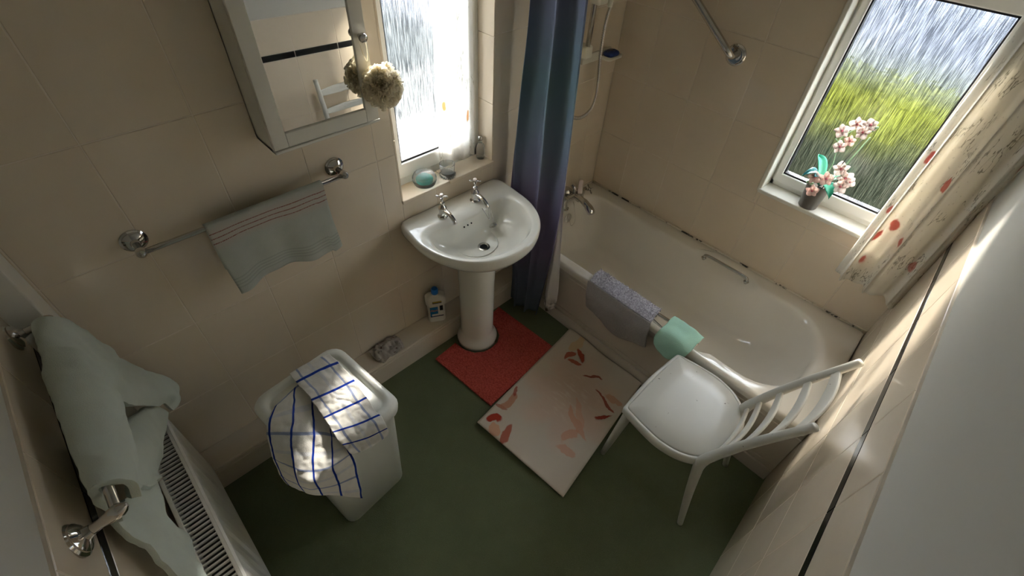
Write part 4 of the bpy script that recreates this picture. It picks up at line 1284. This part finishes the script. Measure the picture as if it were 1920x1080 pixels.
for sx, tp, bt, sj in ((-1, (-1.140, -1.684, 0.925), (-1.190, -1.574, 0.0), (-1.172, -1.502, 0.455)), (1, (-0.787, -1.692, 0.925), (-0.800, -1.578, 0.0), (-0.838, -1.502, 0.455))):
    up = spline([sj, Vector(sj) + Vector((0.003, -0.015, 0.06)), Vector(sj).lerp(Vector(tp), 0.5) + Vector((0, 0.012, 0)), tp], 30)
    pth = spline([bt, Vector(bt).lerp(Vector(sj), 0.5) + Vector((0, 0.006, 0)), Vector(sj) + Vector((0, 0, -0.04))], 14) + up
    n = len(pth)
    rad = [0.0125 + 0.0085 * min(1, i / 14) if i < 16 else 0.021 - 0.0075 * (i - 16) / (n - 17) for i in range(n)]
    tube('back_post', pth, rad, M['chair'], chair, 16)
    posts.append(up)
for t, hh in ((0.24, 0.030), (0.42, 0.034), (0.60, 0.038), (0.77, 0.042), (0.93, 0.050)):
    k = int(t * 29)
    A, B = posts[0][k], posts[1][k]
    tilt = (posts[0][min(29, k + 2)] - posts[0][max(0, k - 2)]).normalized()
    def slat(u, v, A=A, B=B, tilt=tilt, hh=hh):
        p = A.lerp(B, u)
        bow = 4 * u * (1 - u)
        w = hh * (0.65 + 0.35 * bow)
        return p + Vector((0, -0.024 * bow, -0.004 * bow)) + tilt * (v - 0.5) * w
    s = sheet('slat', slat, 22, 3, M['chair'], chair, 0.010); add_bevel(s, 0.003)

# ------------------------------------------------------------------ floor mats
def flat_mat(name, corners, mat, label, thick, lift, z0, us, vs, curl=None):
    c = [Vector((x, y, 0)) for x, y in corners]
    def fn(u, v):
        p = c[0].lerp(c[1], u).lerp(c[3].lerp(c[2], u), v)
        z = z0 + lift * (0.5 + 0.5 * wn3(p, 5)) + (curl(u, v) if curl else 0)
        return (p.x, p.y, z)
    o = sheet(name, fn, 60, 40, mat, None, thick, us, vs)
    return tag(o, label, 'mat')
flat_mat('floral_mat', [(-1.532, -0.627), (-0.741, -0.535), (-0.741, -1.044), (-1.490, -1.158)], M['floormat'], 'pale floor mat printed with pink petals and rust leaves, beside the bath', 0.006, 0.003, 0.016, 0.83, 0.53, lambda u, v: 0.012 * max(0, (u - 0.93) / 0.07) * (0.5 + 0.5 * math.sin(v * 9)))
# red pedestal mat cut round the pedestal foot
red_out = [(-1.449, -0.182), (-1.30, -0.168), (-1.292, -0.24), (-1.265, -0.292), (-1.22, -0.322), (-1.17, -0.330), (-1.12, -0.322), (-1.075, -0.292), (-1.050, -0.24), (-1.045, -0.150), (-0.931, -0.128), (-0.905, -0.565), (-1.418, -0.598)]
bm = bmesh.new()
vs_ = [bm.verts.new((x, y, 0.001)) for x, y in red_out]
fc = bm.faces.new(vs_)
ex = bmesh.ops.extrude_face_region(bm, geom=[fc])
for e in ex['geom']:
    if isinstance(e, bmesh.types.BMVert): e.co.z = 0.012
bmesh.ops.recalc_face_normals(bm, faces=bm.faces)
bmesh.ops.triangulate(bm, faces=[f for f in bm.faces if len(f.verts) > 4])
me = bpy.data.meshes.new('pedestal_mat'); bm.to_mesh(me); bm.free(); me.materials.append(M['redmat'])
pm = bpy.data.objects.new('pedestal_mat', me); COL.objects.link(pm)
tag(pm, 'red loop-pile mat cut around the foot of the basin pedestal', 'mat')

# ------------------------------------------------------------------ bin and tea towel
BR = math.radians(6)
def bpnt(a, b, z):
    return Vector((-2.098 + a * math.cos(BR) - b * math.sin(BR), -0.455 + a * math.sin(BR) + b * math.cos(BR), z))
def bring(hx, hy, r, z):
    return [bpnt(p.x, p.y, z) for p in rrect(-hx, hx, -hy, hy, r, z, 4, 6)]
lb = thing('laundry_bin', 'white plastic laundry bin with a tea towel on its lid', 'bin', (-2.098, -0.455, 0))
loft('bin_body', [bring(0.138, 0.155, 0.035, 0.0), bring(0.146, 0.163, 0.04, 0.006), bring(0.168, 0.186, 0.045, 0.56), bring(0.170, 0.188, 0.045, 0.585), bring(0.160, 0.178, 0.045, 0.585)], M['bin'], lb, cap0=True, cap1=True)
lid = loft('lid', [bring(0.176, 0.196, 0.05, 0.562), bring(0.184, 0.204, 0.055, 0.572), bring(0.186, 0.206, 0.055, 0.596), bring(0.180, 0.200, 0.055, 0.610), bring(0.166, 0.186, 0.05, 0.616), bring(0.152, 0.172, 0.045, 0.614), bring(0.146, 0.166, 0.042, 0.604), bring(0.140, 0.160, 0.04, 0.604), bring(0.134, 0.154, 0.04, 0.616), bring(0.05, 0.06, 0.02, 0.622)], M['bin'], lb, cap0=True, cap1=True)
tt = thing('tea_towel', 'white tea towel with a blue check, draped over the bin lid', 'towel', (-2.15, -0.5, 0.62))
TL = [[(-2.242, -0.368, 0.634), (-2.132, -0.337, 0.636), (-2.047, -0.334, 0.636), (-2.001, -0.407, 0.636)],
      [(-2.292, -0.409, 0.626), (-2.206, -0.482, 0.642), (-2.139, -0.542, 0.642), (-2.110, -0.610, 0.640)],
      [(-2.318, -0.481, 0.590), (-2.262, -0.585, 0.642), (-2.190, -0.648, 0.642), (-2.130, -0.668, 0.636)],
      [(-2.330, -0.500, 0.550), (-2.290, -0.660, 0.640), (-2.225, -0.702, 0.626), (-2.130, -0.698, 0.606)],
      [(-2.336, -0.530, 0.500), (-2.297, -0.692, 0.622), (-2.232, -0.720, 0.575), (-2.142, -0.718, 0.520)],
      [(-2.334, -0.555, 0.465), (-2.295, -0.704, 0.592), (-2.238, -0.730, 0.530), (-2.165, -0.744, 0.405)]]
def crumple(fn, amp, seed, lift=0.0):
    def f(u, v):
        p = fn(u, v)
        w = amp * (wn3(p, 11, seed) + 0.5 * wn3(p, 27, seed + 1) + 0.22 * wn3(p, 60, seed + 2))
        return p + Vector((0.35 * w, -0.5 * abs(w), abs(w) * 0.9 + lift))
    return f
tl = sheet('lower_fold', crumple(grid_fn(TL), 0.014, 2), 80, 90, M['tea_towel'], tt, 0.003, 0.30, 0.44)
for d in tl.data.uv_layers[0].data: d.uv = (d.uv[1] * 0.9 + 0.03, d.uv[0] * 1.15 + 0.03)
TU = [[(-2.141, -0.280, 0.640), (-2.068, -0.281, 0.642), (-1.989, -0.295, 0.640)],
      [(-2.137, -0.434, 0.660), (-2.062, -0.452, 0.664), (-1.981, -0.454, 0.650)],
      [(-2.142, -0.559, 0.666), (-2.070, -0.574, 0.666), (-1.992, -0.579, 0.652)],
      [(-2.147, -0.642, 0.664), (-2.069, -0.670, 0.654), (-1.996, -0.684, 0.642)],
      [(-2.131, -0.700, 0.625), (-2.071, -0.708, 0.605), (-2.001, -0.702, 0.595)]]
sheet('upper_fold', crumple(grid_fn(TU), 0.014, 9, 0.004), 60, 110, M['tea_towel'], tt, 0.003, 0.17, 0.44)

# ------------------------------------------------------------------ radiator
rad = thing('radiator', 'white panel radiator with a slatted top grille under the bath towel', 'radiator', (-2.58, -0.7, 0.1))
RX0, RX1, RY0, RY1, RZ0, RZ1 = -2.630, -2.537, -1.32, -0.100, 0.11, 0.570
V, F = [], []
NP = 74
def prof_x(i):
    t = (i % 4) / 4
    return RX1 - (0.0, 0.0, 0.005, 0.005)[i % 4]
for i in range(NP + 1):
    y = RY1 + (RY0 - RY1) * i / NP
    x = prof_x(i) if 2 < i < NP - 2 else RX1
    for zz, dx in ((RZ0, -0.012), (RZ0 + 0.012, -0.002), (RZ0 + 0.04, 0), (RZ1 - 0.035, 0), (RZ1 - 0.02, 0.0), (RZ1 - 0.006, 0.0), (RZ1, -0.006)):
        xx = (x if RZ0 + 0.03 < zz < RZ1 - 0.03 else RX1) + dx
        V.append((xx, y, zz))
for i in range(NP):
    for k in range(6):
        a = i * 7 + k; F.append((a, a + 7, a + 8, a + 1))
fp = mesh_object('front_panel', V, F, M['rad'], rad, smooth=False); add_solid(fp, 0.002, -1)
box('back_panel', (RX0, RY0, RZ0), (RX0 + 0.012, RY1, RZ1 - 0.004), M['rad'], rad, 0.003)
for y in (RY0, RY1 - 0.008):
    box('end_panel', (RX0, y, RZ0 + 0.01), (RX1 - 0.002, y + 0.008, RZ1 - 0.001), M['rad'], rad, 0.003)
boxes('grille_edge', [((RX0 + 0.002, RY0, RZ1 - 0.008), (RX0 + 0.014, RY1, RZ1)), ((RX1 - 0.016, RY0, RZ1 - 0.006), (RX1 - 0.005, RY1, RZ1 + 0.001))], M['rad'], rad, 0.0025)
box('convector_core', (RX0 + 0.016, RY0 + 0.02, RZ0 + 0.02), (RX1 - 0.016, RY1 - 0.02, RZ1 - 0.045), M['rad_dark'], rad)
sl_me = None
ny = int((RY1 - RY0 - 0.02) / 0.0165)
for i in range(ny):
    y = RY1 - 0.014 - i * 0.0165
    if sl_me is None:
        o = box('grille_slat', (RX0 + 0.010, -0.0022, RZ1 - 0.012), (RX1 - 0.010, 0.0022, RZ1 - 0.002), M['rad'], None); sl_me = o.data
    else:
        o = bpy.data.objects.new('grille_slat', sl_me); COL.objects.link(o)
    o.location.y = y
    o.parent = rad; o.matrix_parent_inverse = Matrix.Translation(-Vector(rad.location))
tube('pipe', [(-2.59, -0.09, 0.15), (-2.59, -0.055, 0.15), (-2.59, -0.055, 0.0)], 0.009, M['rad'], rad, 12)
for y in (-0.3, -1.1):
    box('bracket', (-W + 0.001, y - 0.02, 0.2), (RX0, y + 0.02, 0.5), M['rad'], rad, 0.002)

# ------------------------------------------------------------------ rail and bath towel on the west wall
rail_w = thing('towel_rail', 'chrome towel rail above the radiator, holding the mint bath towel', 'towel rail', (-W, -0.5, 1.18))
wall_post(rail_w, (-W, -0.186, 1.180), (1, 0, 0.15), None, 0.072)
wall_post(rail_w, (-W, -0.812, 1.180), (1, 0, 0.15), None, 0.072)
tube('bar', [(-2.572, -0.186, 1.192), (-2.572, -0.812, 1.192)], 0.0095, M['chrome'], rail_w, 16)
bt = thing('bath_towel', 'thick pale mint bath towel slung over the chrome rail onto the radiator', 'towel', (-2.55, -0.45, 0.58))
def fat(fn, seed, k=1.0):
    def f(u, v):
        p = fn(u, v)
        return p + Vector((0.014 * wn3(p, 9, seed), 0.012 * wn3(p, 13, seed + 3), 0.014 * wn3(p, 10, seed + 5))) * k + Vector((0.004 * wn3(p, 34, seed), 0, 0.004 * wn3(p, 30, seed)))
    return f
S1 = [[(-2.610, -0.205, 1.10), (-2.590, -0.200, 1.208), (-2.550, -0.195, 1.180), (-2.535, -0.130, 1.030), (-2.515, -0.062, 0.806), (-2.457, -0.060, 0.667), (-2.472, -0.062, 0.587)],
      [(-2.610, -0.270, 1.10), (-2.590, -0.270, 1.212), (-2.548, -0.275, 1.185), (-2.528, -0.250, 1.050), (-2.528, -0.193, 0.850), (-2.478, -0.112, 0.665), (-2.485, -0.120, 0.605)],
      [(-2.610, -0.370, 1.10), (-2.590, -0.370, 1.208), (-2.552, -0.375, 1.180), (-2.550, -0.375, 1.080), (-2.557, -0.299, 0.920), (-2.512, -0.148, 0.680), (-2.503, -0.135, 0.612)]]
S2 = [[(-2.610, -0.340, 1.08), (-2.590, -0.340, 1.220), (-2.535, -0.360, 1.200), (-2.532, -0.425, 1.095), (-2.592, -0.300, 0.860), (-2.541, -0.167, 0.715), (-2.526, -0.148, 0.645)],
      [(-2.610, -0.440, 1.08), (-2.590, -0.440, 1.220), (-2.530, -0.455, 1.205), (-2.526, -0.515, 1.120), (-2.598, -0.400, 0.925), (-2.555, -0.255, 0.785), (-2.542, -0.185, 0.640)],
      [(-2.610, -0.580, 1.08), (-2.590, -0.580, 1.218), (-2.536, -0.585, 1.200), (-2.534, -0.605, 1.110), (-2.582, -0.500, 0.950), (-2.558, -0.390, 0.820), (-2.570, -0.305, 0.670)],
      [(-2.608, -0.700, 1.08), (-2.588, -0.700, 1.216), (-2.546, -0.700, 1.190), (-2.555, -0.690, 1.110), (-2.585, -0.612, 1.000), (-2.596, -0.510, 0.850), (-2.598, -0.412, 0.710)],
      [(-2.606, -0.755, 1.08), (-2.586, -0.760, 1.214), (-2.548, -0.760, 1.190), (-2.562, -0.750, 1.120), (-2.582, -0.692, 1.050), (-2.590, -0.591, 0.920), (-2.594, -0.465, 0.750)]]
S3 = [[(-2.604, -0.718, 1.092), (-2.602, -0.615, 0.955), (-2.602, -0.452, 0.746)],
      [(-2.612, -0.752, 1.062), (-2.602, -0.663, 0.935), (-2.602, -0.621, 0.790)],
      [(-2.612, -0.791, 0.946), (-2.597, -0.710, 0.844), (-2.592, -0.649, 0.708)],
      [(-2.602, -0.856, 0.875), (-2.592, -0.828, 0.803), (-2.582, -0.846, 0.783)],
      [(-2.600, -0.930, 0.800), (-2.590, -0.920, 0.720), (-2.582, -0.930, 0.680)]]
for nm, ctrl, nu, nv, sd_, th in (('far_flap', S1, 80, 40, 1.0, 0.014), ('near_fold', S2, 80, 70, 4.0, 0.016), ('inner_fold', S3, 40, 60, 7.0, 0.012)):
    o = sheet(nm, fat(grid_fn(ctrl), sd_), nu, nv, M['terry_mint'], bt, th, 0.5, 0.5)
    add_bevel(o, 0.004, 2)

# ------------------------------------------------------------------ small things on the pipe boxing
bo = thing('cleaner_bottle', 'white cleaner bottle with a blue cap and blue label beside the pedestal', 'bottle', (-1.318, -0.06, 0.153))
BC = Vector((-1.330, -0.055, 0.153)); BA = math.radians(-28)
def bl(a, b, z):
    return BC + Vector((a * math.cos(BA) - b * math.sin(BA), a * math.sin(BA) + b * math.cos(BA), z))
def blr(hx, hy, r, z, dx=0.0):
    return [bl(p.x + dx, p.y, z) for p in rrect(-hx, hx, -hy, hy, r, z, 3, 5)]
loft('body', [blr(0.043, 0.026, 0.015, 0.0), blr(0.046, 0.029, 0.016, 0.006), blr(0.046, 0.029, 0.016, 0.125), blr(0.053, 0.030, 0.016, 0.135), blr(0.053, 0.030, 0.016, 0.170), blr(0.040, 0.026, 0.014, 0.184), blr(0.017, 0.015, 0.010, 0.192), blr(0.016, 0.015, 0.010, 0.198)], M['bottle'], bo, cap0=True, cap1=True)
lathe('cap', [(0.0175, 0.196), (0.0185, 0.198), (0.0185, 0.222), (0.015, 0.230), (0.004, 0.232)], BC, M['blue_cap'], bo, n=24)
def lab(name, a0, a1, z0, z1, mat, parent, d=0.0):
    f = -0.0305 - d
    V = [bl(a0, f, z0), bl(a1, f, z0), bl(a1, f, z1), bl(a0, f, z1), bl(a0, f + 0.0022 + d, z0), bl(a1, f + 0.0022 + d, z0), bl(a1, f + 0.0022 + d, z1), bl(a0, f + 0.0022 + d, z1)]
    return mesh_object(name, V, [(0, 1, 2, 3), (7, 6, 5, 4), (0, 4, 5, 1), (1, 5, 6, 2), (2, 6, 7, 3), (3, 7, 4, 0)], mat, parent)
lb_ = lab('label', -0.036, 0.006, 0.050, 0.118, M['label_blue'], bo)
lab('label_band', -0.036, 0.034, 0.044, 0.050, M['label_dark'], bo)
lab('label_panel', -0.028, 0.006, 0.052, 0.066, M['bottle'], lb_, 0.0006)
lab('cap_note', -0.020, 0.028, 0.146, 0.160, M['label_dark'], bo, 0.0012)
lab('cap_note', -0.018, 0.028, 0.153, 0.160, M['label_yellow'], bo, 0.0018)
lab('grip_slot', 0.016, 0.033, 0.088, 0.124, M['hole'], bo)
fc_ = bpy.data.curves.new('lettering', 'FONT'); fc_.body = 'Flash'; fc_.size = 0.019; fc_.extrude = 0.0004; fc_.align_x = 'CENTER'; fc_.shear = 0.2
fc_.materials.append(M['orange'])
tmp = bpy.data.objects.new('lettering_curve', fc_); COL.objects.link(tmp)
bpy.context.view_layer.update()
lm = bpy.data.meshes.new_from_object(tmp.evaluated_get(bpy.context.evaluated_depsgraph_get()))
lm.name = 'lettering'
bpy.data.objects.remove(tmp)
lm.transform(Matrix.Translation(bl(-0.0155, -0.0315, 0.088)) @ Matrix.Rotation(BA, 4, 'Z') @ Matrix.Rotation(PI / 2, 4, 'X'))
fo = bpy.data.objects.new('lettering', lm); COL.objects.link(fo)
attach(fo, lb_)

cl = thing('crumpled_cloth', 'crumpled grey floral cloth lying on the pipe boxing behind the bin', 'cloth', (-1.65, -0.06, 0.153))
CC = [[(-1.735, -0.010, 0.158), (-1.68, -0.008, 0.162), (-1.62, -0.008, 0.168), (-1.575, -0.012, 0.166)],
      [(-1.740, -0.045, 0.172), (-1.68, -0.045, 0.180), (-1.62, -0.045, 0.172), (-1.570, -0.045, 0.168)],
      [(-1.735, -0.090, 0.170), (-1.68, -0.085, 0.174), (-1.62, -0.085, 0.170), (-1.575, -0.085, 0.164)],
      [(-1.715, -0.124, 0.160), (-1.67, -0.118, 0.162), (-1.62, -0.112, 0.160), (-1.580, -0.105, 0.158)]]
def ccf(u, v, f=grid_fn(CC)):
    p = f(u, v); p.z = max(0.1565, p.z + 0.016 * wn3(p, 24) + 0.008 * wn3(p, 60, 2)); p.y = min(p.y, -0.006); return p
sheet('cloth', ccf, 50, 40, M['crumpled'], cl, 0.002, 0.20, 0.15)
